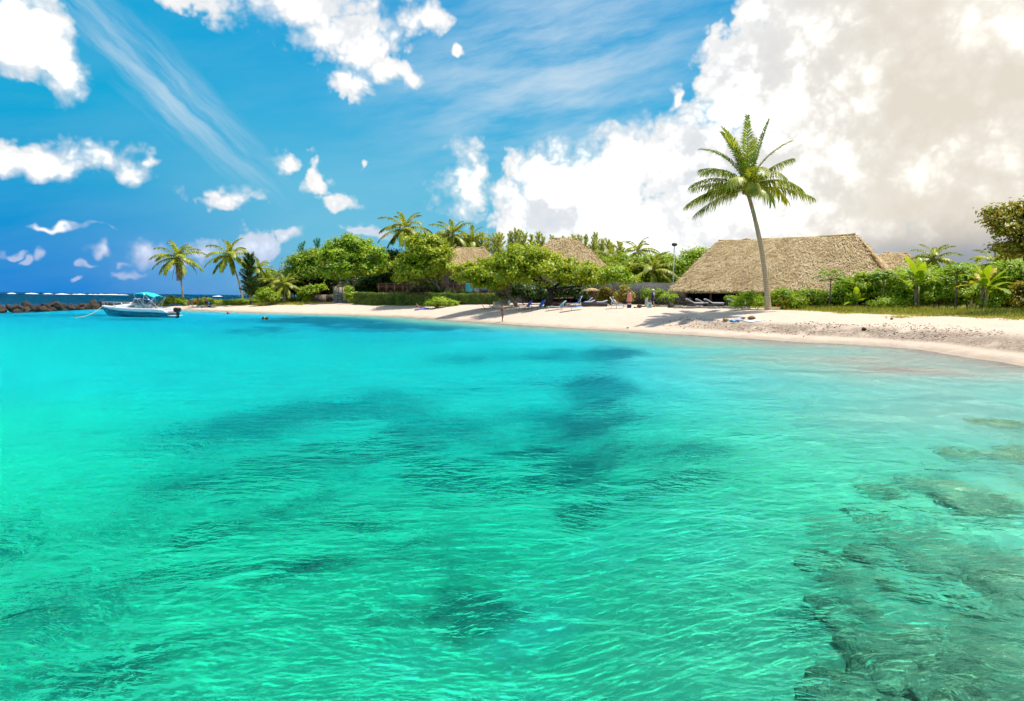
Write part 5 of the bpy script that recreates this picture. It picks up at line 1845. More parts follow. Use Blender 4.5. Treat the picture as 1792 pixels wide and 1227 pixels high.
# bow rail
mb = MB()
rl = [(1.2, 1.02, 1.38), (2.2, 0.86, 1.42), (3.1, 0.52, 1.45), (3.85, 0.1, 1.46)]
mb.tube([(x, -y, z) for x, y, z in rl] + rl[::-1], 0.018, 6)
for x, y, z in rl:
    for s in (-1, 1):
        mb.tube([(x, s * y, z), (x - 0.05, s * y, np.interp(x, [q[0] for q in ST], [q[7] for q in ST]))], 0.015, 5)
mb.build('bow_rail', M['chrome'], boat)
for s in (-1, 1):
    MB().box((2.0, s * 0.72 - 0.04, 0.985), (2.25, s * 0.72 + 0.04, 1.03), bev=0.01).build('cleat', M['chrome'], boat)
    MB().tube([(-3.62, s * 0.8, 0.3), (-3.75, s * 0.8, 0.3)], 0.05, 8).build('exhaust', M['black'], boat)
MB().box((-4.0, -0.95, 0.12), (-3.56, 0.95, 0.2), bev=0.03).build('swim_platform', M['gelcoat'], boat)
# outboard
ob = MB()
ob.loft([np.array([(-3.72 - dx_, -w_, z), (-3.72 - dx_ + ln_, -w_, z), (-3.72 - dx_ + ln_, w_, z), (-3.72 - dx_, w_, z)]) for z, ln_, w_, dx_ in ((0.52, 0.42, 0.16, 0.42), (0.60, 0.56, 0.22, 0.5), (0.85, 0.58, 0.23, 0.52), (0.98, 0.42, 0.17, 0.46))])
mo = ob.build('outboard_motor', M['black'], boat)
MB().box((-4.12, -0.08, -0.5), (-3.86, 0.08, 0.52), bev=0.03).build('drive_leg', M['black'], mo)
MB().box((-4.22, -0.2, 0.70), (-4.19, 0.2, 0.76)).build('trim_band', M['chrome'], mo)
for i in range(3):
    a_ = i * 2.094
    MB().ellipsoid((-4.16, math.cos(a_) * 0.14, -0.42 + math.sin(a_) * 0.14), (0.02, 0.05 + 0.08 * abs(math.cos(a_)), 0.05 + 0.08 * abs(math.sin(a_))), 6, 5).build('propeller_blade', M['chrome'], mo)
boat.location.z = 0.02
# mooring line from the bow into the water
bow = boat.matrix_basis @ Vector((3.9, 0, 1.02))
end = on_water(130, 555.5)
q = np.linspace(0, 1, 14)
pts = np.array(bow) + (end - np.array(bow)) * q[:, None]
pts[:, 2] -= 0.35 * np.sin(np.pi * q)
pts = np.concatenate((pts, [end + np.array((-0.5, 0, -0.9))]))
tag(MB().tube(pts, 0.028, 6).build('mooring_line', M['rope']), 'pale mooring rope running from the boat bow into the lagoon', 'rope')
# buoys
b_ = thing('mooring_buoy', 'small red buoy floating off the beach', 'buoy', on_water(399, 549.5))
MB().ellipsoid((0, 0, 0.08), (0.2, 0.2, 0.18), 10, 7).build('float', M['red'], b_, smooth=True)
MB().tube([(0, 0, 0.22), (0, 0, 0.36)], [0.05, 0.02], 6).build('eyelet', M['black'], b_)
b_ = thing('mooring_buoy', 'black and yellow buoy floating near the beach', 'buoy', on_water(464, 559))
MB().tube([(-0.32, 0, 0.1), (-0.2, 0, 0.1), (0.2, 0, 0.1), (0.32, 0, 0.1)], [0.08, 0.2, 0.2, 0.08], 10).build('float', M['black'], b_, smooth=True)
MB().tube([(-0.06, 0, 0.1), (0.06, 0, 0.1)], 0.207, 10).build('band', M['yellow'], b_)
MB().tube([(0.3, 0, 0.1), (0.44, 0, 0.1)], [0.04, 0.02], 6).build('eyelet', M['chrome'], b_)

# ------------------------------------------------------------------ breakwater of boulders
def rock_mesh(seed, n=2, flat=0.75, rough=0.22):
    r = np.random.default_rng(seed)
    import bmesh
    bm = bmesh.new()
    bmesh.ops.create_icosphere(bm, subdivisions=n, radius=1)
    cuts = unit(r.normal(size=(7, 3)))
    off = 0.62 + 0.3 * r.random(7)
    for v in bm.verts:
        p = np.array(v.co)
        for c_, o_ in zip(cuts, off):
            d = p @ c_
            if d > o_:
                p = p - c_ * (d - o_) * 0.9
        p = p * (1 + rough * 0.35 * r.normal())
        v.co = (p[0], p[1], p[2] * flat)
    me = bpy.data.meshes.new('rock')
    bm.to_mesh(me)
    bm.free()
    return me


m, t = new_mat('boulder')
oc = t.node('ShaderNodeTexCoord').outputs['Object']
oi = t.node('ShaderNodeObjectInfo')
c = t.mix(t.noise(oc, 2.2, 5, 0.65), (0.02, 0.016, 0.013), (0.095, 0.072, 0.052))
c = t.mix(t.math('MULTIPLY', oi.outputs['Random'], 0.5), c, (0.05, 0.037, 0.028))
finish(t, pbr(t, c, 0.85, bump(t, t.noise(oc, 5, 5, 0.6), 0.7, 0.08), spec=0.25))
M['boulder'] = m
rocks = [rock_mesh(200 + i) for i in range(9)]
for me in rocks:
    me.materials.append(M['boulder'])
r = np.random.default_rng(77)
bk = thing('breakwater', 'long breakwater of dark brown boulders beyond the moored boat', 'breakwater', on_water(0, 548))
bo = np.array(bk.location)
path = [on_water(-160, 556), on_water(-60, 551), on_water(0, 548), on_water(80, 545), on_water(160, 541.5), on_water(240, 539), on_water(300, 537.5)]
path = np.array(path)
seg = np.concatenate(([0], np.cumsum(np.linalg.norm(np.diff(path, axis=0), axis=1))))
n = 0
for s in np.arange(0, seg[-1], 0.62):
    c0 = np.array([np.interp(s, seg, path[:, j]) for j in range(3)])
    lvl = n % 4
    sc_ = 0.5 + 0.36 * r.random()
    back = np.array((-0.85, 0.5, 0)) * (0.2 + 0.75 * lvl) + r.normal(size=3) * np.array((0.25, 0.25, 0))
    z = (-0.15, 0.25, 0.52, 0.15)[lvl] + 0.12 * r.normal()
    taper = np.clip((seg[-1] - s) / 12, 0.35, 1)
    o = link('boulder', rocks[n % 9], None, bk, c0 + back - bo + np.array((0, 0, z * taper)), tuple(r.random(3) * 6.28), tuple(sc_ * (0.8 + 0.5 * r.random(3))))
    n += 1

# ------------------------------------------------------------------ coral heads under the near water
m, t = new_mat('coral_rock')
oc = t.node('ShaderNodeTexCoord').outputs['Object']
c = t.mix(t.mapr(t.noise(oc, 1.6, 6, 0.65), 0.3, 0.7), (0.28, 0.25, 0.14), (0.85, 0.76, 0.45))
finish(t, pbr(t, c, 0.9, bump(t, t.noise(oc, 4, 6, 0.6), 1.0, 0.15), spec=0.1))
crocks = [rock_mesh(260 + i, 4, 0.5, 0.02) for i in range(5)]
for me in crocks:
    co = np.empty(len(me.vertices) * 3, np.float32)
    me.vertices.foreach_get('co', co)
    co = co.reshape(-1, 3)
    k_ = 0.75 + 0.8 * (fbm(co[:, 0] * 2.2 + 9 + co[:, 2] * 1.3, co[:, 1] * 2.2 + 5 - co[:, 2], 41, 5) - 0.25)
    co = co * k_[:, None]
    me.vertices.foreach_set('co', co.ravel())
    me.materials.append(m)
    me.polygons.foreach_set('use_smooth', np.ones(len(me.polygons), bool))
for i, (px, py, sc_) in enumerate([(1590, 1090, 0.62), (1500, 1130, 0.5), (1690, 1140, 0.6), (1640, 990, 0.55), (1750, 1020, 0.6), (1480, 1010, 0.42), (1560, 940, 0.5), (1700, 900, 0.6), (1440, 930, 0.38), (1610, 870, 0.5), (1770, 830, 0.7), (1520, 870, 0.4),
                                   (1720, 770, 0.6), (1780, 1190, 0.6), (1640, 1200, 0.45), (1500, 1200, 0.4), (1660, 820, 0.5)]):
    p = on_water(px, py, -0.55)
    gz = ground_z(p[0], p[1])
    o = link('coral_head', crocks[i % 5], None, None, (p[0], p[1], gz + 0.0), (0, 0, r.random() * 6.28), (sc_ * (0.9 + .5 * r.random()), sc_, min(0.6 * sc_, 0.3 * abs(gz) / 0.55)))
    tag(o, 'weathered olive coral head under the clear shallow water', 'coral', 'coral heads under the shallow water')

# ------------------------------------------------------------------ surf breaking on the outer reef
m, t = new_mat('surf_foam')
oc = t.node('ShaderNodeTexCoord').outputs['Object']
finish(t, pbr(t, t.mix(t.noise(oc, .3, 4), (0.7, 0.74, 0.78), (0.8, 0.8, 0.8)), 0.9, spec=0.1))
for i, (pa, pb) in enumerate([(14, 26), (44, 66), (76, 92), (97, 122), (126, 150), (150, 226), (372, 390)]):
    Yd = 820 + 40 * (i % 3)
    a, b = at(pa, 512, Yd), at(pb, 512, Yd)
    nn = 24
    xs = np.linspace(a[0], b[0], nn)
    env = np.sin(np.linspace(0.06, math.pi - 0.06, nn)) ** 0.5
    hgt = (0.5 + 0.7 * r.random(nn)) * env + 0.05
    rows = [np.stack([xs, np.full(nn, Yd) + dy2, np.full(nn, -0.3) + zz * hgt], 1) for dy2, zz in ((-4, 0), (-2.5, .6), (-1, 1.2), (0, 1.4), (2, 1.0), (5, 0))]
    tag(MB().loft(rows, closed=False, cap=False).build('breaking_surf', m, smooth=True), 'white line of surf breaking on the outer reef at the horizon', 'surf', 'surf lines on the outer reef', 'stuff')

# ------------------------------------------------------------------ beach rubble
n = 11000
gx_ = 12 + r.random(n) * 22
gy_ = 26 + r.random(n) * 30
s_ = land_dist(gx_, gy_)
k = (s_ > 1.2) & (s_ < 6.5) & (np.abs(s_ - 3.0) < 1.3 + 1.4 * r.random(n) ** 3) & (fbm(gx_ / 3, gy_ / 3, 31) > 0.42)
gx_, gy_ = gx_[k], gy_[k]
P = np.stack([gx_, gy_, height(gx_, gy_)], 1)
n = len(P)
s = 0.03 + 0.065 * r.random(n) ** 2
oct_ = np.array([(1, 0, 0), (0, 1, 0), (-1, 0, 0), (0, -1, 0), (0, 0, 0.7), (0, 0, -0.5)])
V = (P[:, None, :] + oct_[None] * s[:, None, None] * (0.7 + 0.6 * r.random((n, 6, 1)))).reshape(-1, 3)
tri = np.array([(0, 1, 4), (1, 2, 4), (2, 3, 4), (3, 0, 4), (1, 0, 5), (2, 1, 5), (3, 2, 5), (0, 3, 5)])
F = (tri[None] + (np.arange(n) * 6)[:, None, None]).reshape(-1, 3)
tag(link('coral_pebbles', new_mesh('coral_pebbles', V, [F]), plain('coral_pebble', (0.2, 0.15, 0.105), (0.48, 0.39, 0.3), 0.9, 1.2)), 'grey brown coral rubble strewn along the berm', 'pebbles', kind='stuff')
for i, (px, py, sc_, lab) in enumerate([(1515, 580, 0.16, 'dark beach stone beside the thin drift twig'), (1562, 560, 0.1, 'small brown stone on the pale sand above the rubble'), (1100, 575, 0.09, 'small dark pebble on the pale sand near the water')]):
    Y = Yg(px, py)
    p = G(px, Y)
    tag(link('beach_stone', rocks[i], None, None, p + (0, 0, sc_ * .3), (0, 0, i), sc_), lab, 'stone')
Y = Yg(1480, 579)
p = G(1470, Y, 0.03)
tag(MB().tube([(0, 0, 0), (0.4, 0.05, 0.02), (0.9, -0.03, 0.02), (1.25, 0.04, 0.01)], [0.02, 0.025, 0.02, 0.008], 6).build('drift_twig', M['driftwood'], None, p, (0, 0, 0.1)), 'thin dark drift twig lying on the sand', 'driftwood')

# ------------------------------------------------------------------ beach furniture
def lounger(label, pos, rz, mat, back=55, frame='white', flat=False, group=None, name='sun_lounger', L=1.3):
    root = thing(name, label, 'sun lounger', pos, rz, group)
    h = 0.36
    rad = 0.022
    for s in (-0.3, 0.3):
        MB().tube([(-L / 2, s, h - 0.02), (L / 2 + 0.0, s, h)], rad, 6).build('side_rail', M[frame], root)
        for x in (-L / 2 + 0.12, L / 2 - 0.1):
            MB().tube([(x - 0.06, s, 0.0), (x, s, h)], rad, 6).build('leg', M[frame], root)
    mb = MB()
    rows = [np.array([(x, -0.29, h + 0.02 - 0.03 * math.sin(math.pi * q)), (x, 0, h - 0.015 - 0.03 * math.sin(math.pi * q)), (x, 0.29, h + 0.02 - 0.03 * math.sin(math.pi * q))]) for q, x in zip(np.linspace(0, 1, 6), np.linspace(-L / 2, L / 2, 6))]
    mb.loft(rows, closed=False, cap=False)
    o = mb.build('seat_sling', M[mat], root, smooth=True)
    o.modifiers.new('t', 'SOLIDIFY').thickness = 0.05 if flat else 0.025
    a_ = R(back)
    bx = lambda q, y, e=0.0: (L / 2 + math.cos(a_) * q * 0.85 - math.sin(a_) * e, y, h + 0.02 + math.sin(a_) * q * 0.85 + math.cos(a_) * e)
    mb = MB()
    mb.loft([np.array([bx(q, -0.29), bx(q, 0, -0.04), bx(q, 0.29)]) for q in np.linspace(0, 1, 6)], closed=False, cap=False)
    o = mb.build('backrest', M[mat], root, smooth=True)
    o.modifiers.new('t', 'SOLIDIFY').thickness = 0.05 if flat else 0.03
    for s in (-0.3, 0.3):
        MB().tube([bx(0, s), bx(1.04, s)], rad, 6).build('back_rail', M[frame], root)
        if back > 20:
            MB().tube([bx(0.55, s), (L / 2 + 0.35, s, 0.0)], 0.016, 5).build('prop', M[frame], root)
    MB().tube([bx(1.03, -0.3), bx(1.03, 0.3)], rad, 6).build('head_bar', M[frame], root)
    return root


def gp_at(px, py, dz=0.0):
    return G(px, Yg(px, py), dz, py)


lounger('violet blue sling lounger with raised back beside the concrete steps', gp_at(914, 543), R(28), 'violet', 52, 'rattan')
lounger('deep blue sling lounger with raised back under the spreading tree', gp_at(936, 543), R(30), 'blue', 55, 'rattan')
lounger('teal sling lounger on a white frame beside the dark tree trunk', gp_at(968, 543), R(12), 'tealc', 42)
lounger('blue lounger with upright back behind the flat bright blue one', gp_at(1000, 537.5), R(10), 'blue', 62)
lounger('small teal lounger between the upright blue one and the daybed', gp_at(1014, 536.5), R(8), 'tealc', 40)
lounger('flat bright blue cushioned lounger on a low white frame', gp_at(993, 545), R(14), 'skyblue', 6, 'white', True)

# wicker daybed platform with striped loungers
m, t = new_mat('violet_stripe')
oc = t.node('ShaderNodeTexCoord').outputs['Object']
ss = t.node('ShaderNodeSeparateXYZ')
t.put(ss.inputs[0], oc)
st_ = t.math('GREATER_THAN', t.math('SINE', t.math('MULTIPLY', ss.outputs[1], 42.0)), 0.0)
finish(t, pbr(t, t.mix(st_, (0.68, 0.66, 0.75), (0.2, 0.17, 0.5)), 0.9, spec=0.1))
M['stripe'] = m
pb = gp_at(1040, 536.5)
db = thing('wicker_daybed', 'long low dark wicker daybed platform on the sand', 'daybed', pb, R(-3))
MB().box((-1.35, -0.55, 0.05), (1.35, 0.55, 0.42), bev=0.04).build('platform', M['rattan'], db)
for x in (-1.25, 1.25):
    for y in (-0.45, 0.45):
        MB().box((x - 0.05, y - 0.05, -0.05), (x + 0.05, y + 0.05, 0.05)).build('foot', M['black'], db)


def mattress(label, pos, rz, mat, w_=0.34, group=None, L=1.0, back=22):
    mb = MB()
    rows = []
    for q in np.linspace(0, 1, 12):
        x = -0.8 * L + 1.6 * L * q
        z = max(0, q - 0.6) * math.tan(R(back)) * 1.6 * L
        e = 0.015 if q in (0, 1) else 0.0
        rows.append(np.array([(x, -w_ + e, z + 0.003), (x, w_ - e, z + 0.003), (x, w_ - e, z + 0.10 - e), (x, 0, z + 0.12 - e), (x, -w_ + e, z + 0.10 - e)]))
    mb.loft(rows)
    return tag(mb.build('lounger_cushion', M[mat], None, pos, (0, 0, rz), smooth=False), label, 'cushion', group)


mattress('violet and white striped cushion on the wicker daybed', pb + np.array((-0.55, 0, 0.425)), R(4), 'stripe', 0.33, L=0.7, group='striped cushions on the daybed')
mattress('violet and white striped cushion on the wicker daybed', pb + np.array((0.75, -0.05, 0.425)), R(4), 'stripe', 0.33, L=0.7, group='striped cushions on the daybed')

# terrace loungers with pale cushions
for i, (px, Y) in enumerate([(1217, 65.2), (1234, 66.4), (1249, 65.0), (1290, 64.5)]):
    p = G(px, Y)
    root = thing('terrace_lounger', 'dark wicker lounger with pale cushion on the restaurant terrace', 'sun lounger', p, R(184), 'wicker loungers along the restaurant terrace')
    MB().box((-0.95, -0.36, 0.04), (0.75, 0.36, 0.34), bev=0.04).build('frame', M['rattan'], root)
    mb = MB()
    rows = []
    for q in np.linspace(0, 1, 12):
        x = -0.92 + 1.8 * q
        z = max(0, q - 0.62) * 0.95 + 0.343
        rows.append(np.array([(x, -0.33, z), (x, 0.33, z), (x, 0.33, z + 0.09), (x, 0, z + 0.11), (x, -0.33, z + 0.09)]))
    mb.loft(rows)
    mb.build('cushion', M['cushion'], root)
    mb = MB()
    mb.loft([np.array([(0.2, -0.34, 0.34), (0.2, 0.34, 0.34), (0.2, 0.34, 0.30), (0.2, -0.34, 0.30)]), np.array([(0.9, -0.34, 0.70), (0.9, 0.34, 0.70), (0.9, 0.34, 0.655), (0.9, -0.34, 0.655)])])
    mb.build('backrest', M['rattan'], root)
    for x in (-0.85, 0.65):
        for y in (-0.3, 0.3):
            MB().box((x - 0.03, y - 0.03, -0.05), (x + 0.03, y + 0.03, 0.04)).build('leg', M['black'], root)


def dining_chair(pos, rz, label, group):
    root = thing('dining_chair', label, 'chair', pos, rz, group)
    MB().box((-0.24, -0.24, 0.40), (0.24, 0.24, 0.46), bev=0.02).build('seat', M['rattan'], root)
    MB().box((-0.24, 0.2, 0.462), (0.24, 0.245, 0.86), bev=0.015).build('backrest', M['rattan'], root)
    for x in (-0.21, 0.21):
        for y in (-0.21, 0.21):
            MB().tube([(x, y, 0), (x, y, 0.40)], 0.02, 6).build('leg', M['rattan'], root)
        MB().box((x - 0.025, -0.2, 0.62), (x + 0.025, 0.198, 0.655)).build('armrest', M['rattan'], root)
    return root


def table(pos, label, group, rz=0.0):
    root = thing('dining_table', label, 'table', pos, rz, group)
    MB().box((-0.4, -0.4, 0.70), (0.4, 0.4, 0.74), bev=0.01).build('tabletop', M['wood_dark'], root)
    MB().tube([(0, 0, 0.03), (0, 0, 0.70)], 0.035, 8).build('pedestal', M['rattan'], root)
    MB().box((-0.25, -0.25, -0.01), (0.25, 0.25, 0.03), bev=0.01).build('base', M['rattan'], root)
    return root


cg = 'dark rattan chairs on the restaurant terrace'
for i, (px, Y) in enumerate([(1148, 70), (1157, 71), (1170, 69.5), (1180, 71), (1190, 69), (1196, 71), (1207, 69.5)]):
    dining_chair(G(px, Y), R(90 + 180 * (i % 2) + 8 * i), 'dark rattan dining chair at a terrace table beside the restaurant', cg)
for i, (px, Y) in enumerate([(1152.5, 70.4), (1175, 70.2), (1193, 70)]):
    table(G(px, Y), 'small square dark dining table on the terrace beside the restaurant', 'dark terrace tables', R(10))
for i, (a, b) in enumerate([(-8.5, 3.4), (-5.6, 3.6), (-2.7, 3.3), (0.3, 3.5)]):
    p = org + loc_uv(a, b, 0.021)
    table(p, 'square dark dining table under the restaurant thatch', 'dining tables under the thatch', ang)
    for s in (-1, 1):
        dining_chair(p + loc_uv(s * 0.72, 0), ang + (R(-90) if s > 0 else R(90)), 'dark rattan chair at a table under the restaurant thatch', 'dining chairs under the thatch')
# planter with bright shrub on the terrace
p = G(1277, 66.8)
pl_ = thing('terrace_planter', 'dark planter box holding a bright green bushy plant', 'planter', p)
MB().loft([np.array([(-0.28 - q * .06, -0.28 - q * .06, z), (0.28 + q * .06, -0.28 - q * .06, z), (0.28 + q * .06, 0.28 + q * .06, z), (-0.28 - q * .06, 0.28 + q * .06, z)]) for q, z in ((0, -.02), (1, 0.55))]).build('box', M['rattan'], pl_)
o = link('foliage', crown_mesh('foliage', [((0, 0, 0.8), (0.45, 0.4, 0.28)), ((-.35, 0, .72), (.25, .25, .2))], 22, 40, 0.12, 0.12, 5), M['bright'], pl_)
o['kind'] = 'stuff'
# round white stone bollard and big pot near the path
p = gp_at(1131, 537)
bo_ = thing('stone_bollard', 'short pale stone bollard beside the walking person', 'bollard', p)
MB().tube([(0, 0, -0.1), (0, 0, 0.1), (0, 0, 0.7), (0, 0, 0.82), (0, 0, 0.86)], [0.16, 0.15, 0.14, 0.16, 0.1], 10).build('shaft', M['concrete'], bo_, smooth=True)
MB().tube([(0, 0, 0.861), (0, 0, 0.93)], [0.13, 0.05], 10).build('cap', M['stone'], bo_)
p = gp_at(1174, 538.5)
tag(link('garden_boulder', rocks[3], None, None, p + (0, 0, 0.12), (0.3, 0.2, 1.0), (0.38, 0.3, 0.5)), 'upright grey boulder at the end of the terrace kerb', 'boulder')
p0 = gp_at(1125, 537.2)
lg = tag(MB().box((-0.1, -0.1, -0.06), (3.2, 0.1, 0.1), bev=0.03).build('timber_edging', M['driftwood'], None, p0, (0, 0, R(-2))), 'long low weathered timber edging at the back of the sand', 'timber')

# thatched parasol
p = gp_at(1035, 533)
tp_ = at(1035, 507, p[1])[2] - p[2]
ps = thing('thatched_parasol', 'thatched parasol with a flat wide top on a thick post', 'parasol', p)
MB().tube([(0, 0, -0.2), (0, 0, tp_ - 0.1)], 0.16, 10).build('post', M['wood'], ps, smooth=True)
a_ = np.linspace(0, 2 * math.pi, 18, endpoint=False)
MB().loft([np.stack([np.cos(a_) * q, np.sin(a_) * q, np.full(18, z)], 1) for q, z in ((0.05, tp_ + 0.22), (0.5, tp_ + 0.12), (1.05, tp_ - 0.06), (1.05, tp_ - 0.16), (0.1, tp_ - 0.04))]).build('thatch_top', M['thatch_base'], ps)
nq = 900
aa, rr = r.random(nq) * 6.283, np.sqrt(r.random(nq))
P = np.stack([np.cos(aa) * rr, np.sin(aa) * rr, tp_ + 0.24 - 0.29 * rr], 1)
d = unit(np.stack([np.cos(aa), np.sin(aa), -0.35 + 0 * aa], 1) + r.normal(size=(nq, 3)) * .15)
la = unit(np.cross(d, (0, 0, 1.0))) * 0.03
V = np.stack([P - la, P + la, P + d * .28 + la * .5, P + d * .28 - la * .5], 1).reshape(-1, 3)
o = link('straw', new_mesh('straw', V, [np.arange(nq * 4).reshape(-1, 4)]), M['thatch'], ps)
o['kind'] = 'stuff'

# upturned pink-red kayak behind the trunk
p = gp_at(978, 536)
ky = thing('kayak', 'faded red kayak lying behind the dark tree trunk', 'kayak', p + (0, 1.2, 0), R(6))
rows = []
for q in np.linspace(-1, 1, 11):
    w_ = 0.38 * (1 - q * q) ** 0.6 + 0.02
    aa = np.linspace(0, 2 * math.pi, 10, endpoint=False)
    rows.append(np.stack([np.full(10, q * 1.6), np.cos(aa) * w_, 0.24 + 0.1 * q * q + np.sin(aa) * (0.24 * (1 - 0.5 * q * q))], 1))
MB().loft(rows).build('hull', plain('faded_red', (0.30, 0.09, 0.075), (0.4, 0.14, 0.11), 0.6, 3), ky, smooth=True)
MB().loft([np.stack([np.cos(np.linspace(0, 6.283, 12, endpoint=False)) * s_ * 0.45, np.sin(np.linspace(0, 6.283, 12, endpoint=False)) * s_ * 0.24, np.full(12, z)], 1) for s_, z in ((1.0, 0.45), (1.05, 0.52), (0.9, 0.52))], cap=False).build('cockpit_rim', M['black'], ky)

# bare folding chair frame on the sand
p = gp_at(852, 541)
fc = thing('folding_chair_frame', 'bare wooden folding deck chair frame lying open on sand', 'deck chair', p, R(4))
for s in (-0.3, 0.3):
    MB().tube([(-0.9, s, 0.95), (-0.2, s, 0.02)], 0.03, 6).build('back_leg', M['driftwood'], fc)
    MB().tube([(-0.75, s, 0.02), (0.95, s, 0.18)], 0.03, 6).build('seat_rail', M['driftwood'], fc)
    MB().tube([(0.25, s, 0.52), (0.95, s, 0.0)], 0.03, 6).build('front_leg', M['driftwood'], fc)
for (x, z) in ((-0.9, 0.95), (-0.2, 0.03), (0.25, 0.52), (0.95, 0.17)):
    MB().tube([(x, -0.32, z), (x, 0.32, z)], 0.025, 6).build('crossbar', M['driftwood'], fc)

# things left on the sand near the tall palm
def cloth(name, label, px, py, w_, l_, mat, rz, amp=0.04, cat='towel'):
    p = gp_at(px, py)
    nx_, ny_ = 12, 9
    V, F = [], []
    ca, sa = math.cos(rz), math.sin(rz)
    for j in range(ny_):
        for i in range(nx_):
            x, y = (i / (nx_ - 1) - .5) * w_, (j / (ny_ - 1) - .5) * l_
            X2, Y2 = p[0] + ca * x - sa * y, p[1] + sa * x + ca * y
            V.append((X2 - p[0], Y2 - p[1], ground_z(X2, Y2) - p[2] + 0.03 + amp * abs(math.sin(x * 5 + y * 4 + px))))
    F = [(j * nx_ + i, j * nx_ + i + 1, (j + 1) * nx_ + i + 1, (j + 1) * nx_ + i) for j in range(ny_ - 1) for i in range(nx_ - 1)]
    o = MB().add(V, F).build(name, M[mat], None, p, smooth=True)
    o.modifiers.new('t', 'SOLIDIFY').thickness = 0.02
    return tag(o, label, cat)


M['towel_blue'] = plain('pale_blue_towel', (0.12, 0.32, 0.62), (0.3, 0.5, 0.75), 0.95, 4)
M['towel_pale'] = plain('white_blue_towel', (0.5, 0.58, 0.66), (0.66, 0.7, 0.74), 0.95, 2)
cloth('beach_towel', 'crumpled sky blue towel on the sand near the palm', 1289, 562, 0.95, 0.8, 'towel_blue', 0.2, 0.09)
cloth('beach_towel', 'flat pale towel spread on the sand beside the brown bag', 1320, 562.5, 1.3, 1.0, 'towel_pale', 0.35, 0.02)
bgp = gp_at(1315, 559.5)
bag = thing('beach_bag', 'slumped brown beach bag lying beside the towels', 'bag', bgp, 0.2)
MB().ellipsoid((0, 0, 0.1), (0.34, 0.2, 0.13), 12, 7).build('body', plain('brown_leather', (0.13, 0.07, 0.035), (0.2, 0.11, 0.06), 0.7, 5), bag, smooth=True)
MB().tube([(-0.2, 0, 0.2), (-0.1, -0.1, 0.27), (0.1, -0.12, 0.26), (0.2, 0, 0.2)], 0.014, 6).build('strap', M['driftwood'], bag)
c_ = gp_at(1299, 557.5)
o = cloth('folded_cloth', 'folded dark red cloth at the edge of the blue towel', 1300, 558.5, 0.34, 0.3, 'red', 0.3, 0.1, 'cloth')
o.data.materials[0] = plain('dark_red_cloth', (0.16, 0.01, 0.025), (0.22, 0.02, 0.04), 0.9, 5)
c_ = gp_at(1269, 563.5)
cn2 = thing('fallen_coconut', 'green brown coconut lying on the sand before the towels', 'coconut', c_)
MB().ellipsoid((0, 0, 0.12), (0.2, 0.15, 0.15), 10, 7).build('husk', M['coco'], cn2, smooth=True)
MB().tube([(0.19, 0, 0.12), (0.24, 0, 0.13)], [0.05, 0.03], 6).build('cap', M['driftwood'], cn2)
# sandals / bags by the pink dressed woman
for i, (px, lab) in enumerate(((1112, 'dark pair of shoes on the sand beside the blue bag'), (1119, 'dark rounded beach bag on the sand near the walking person'))):
    p = gp_at(px, 539)
    if i == 0:
        root = thing('shoes', lab, 'shoes', p)
        for s in (-0.09, 0.09):
            MB().loft([np.array([(x, s - w_, 0.0), (x, s + w_, 0.0), (x, s + w_, z), (x, s - w_, z)]) for x, w_, z in ((-0.15, 0.035, 0.1), (-0.1, 0.05, 0.12), (0.02, 0.05, 0.08), (0.13, 0.05, 0.05), (0.17, 0.02, 0.03))]).build('shoe', M['black'], root)
    else:
        root = thing('beach_bag', lab, 'bag', p)
        MB().ellipsoid((0, 0, 0.16), (0.26, 0.16, 0.18), 10, 7).build('body', M['wood_dark'], root, smooth=True)
        MB().tube([(-0.12, 0, 0.3), (-0.08, 0, 0.42), (0.08, 0, 0.42), (0.12, 0, 0.3)], 0.012, 6).build('handle', M['wood_dark'], root)
p = gp_at(1101, 539)
root = thing('cool_bag', 'navy cool bag standing on the sand by the pink dress', 'bag', p)
MB().box((-0.2, -0.14, 0), (0.2, 0.14, 0.34), bev=0.03).build('body', plain('navy_fabric', (0.015, 0.02, 0.12), (0.02, 0.03, 0.16), 0.8, 4), root)
MB().box((-0.21, -0.15, 0.342), (0.21, 0.15, 0.39), bev=0.02).build('lid', M['white'], root)
MB().tube([(-0.15, 0, 0.38), (-0.12, 0, 0.5), (0.12, 0, 0.5), (0.15, 0, 0.38)], 0.012, 6).build('handle', M['black'], root)


# ------------------------------------------------------------------ people
M['skin'] = plain('fair_skin', (0.42, 0.22, 0.135), (0.46, 0.25, 0.16), 0.55, 6)  # fair skin tone, plain base colour
M['skin_tan'] = plain('tanned_skin', (0.26, 0.125, 0.075), (0.30, 0.15, 0.09), 0.55, 6)
M['hair_dark'] = plain('dark_hair', (0.02, 0.014, 0.01), (0.035, 0.025, 0.018), 0.6, 20)
M['hair_brown'] = plain('brown_hair', (0.10, 0.055, 0.025), (0.14, 0.08, 0.04), 0.6, 20)
M['hair_fair'] = plain('fair_hair', (0.5, 0.4, 0.25), (0.58, 0.48, 0.32), 0.6, 20)
M['eye'] = plain('dark_eye', (0.02, 0.02, 0.02), (0.03, 0.02, 0.02), 0.2, 5)
M['lip'] = plain('lip', (0.35, 0.10, 0.08), (0.38, 0.12, 0.1), 0.5, 5)
M['pinkcloth'] = plain('coral_pink_dress', (0.62, 0.22, 0.19), (0.7, 0.28, 0.24), 0.9, 4)
M['navy'] = plain('navy_cloth', (0.012, 0.018, 0.05), (0.02, 0.028, 0.07), 0.9, 4)
M['paleblue'] = plain('pale_blue_cloth', (0.22, 0.42, 0.66), (0.3, 0.5, 0.72), 0.9, 4)
M['swim_red'] = plain('red_swimsuit', (0.55, 0.04, 0.09), (0.62, 0.07, 0.12), 0.7, 4)
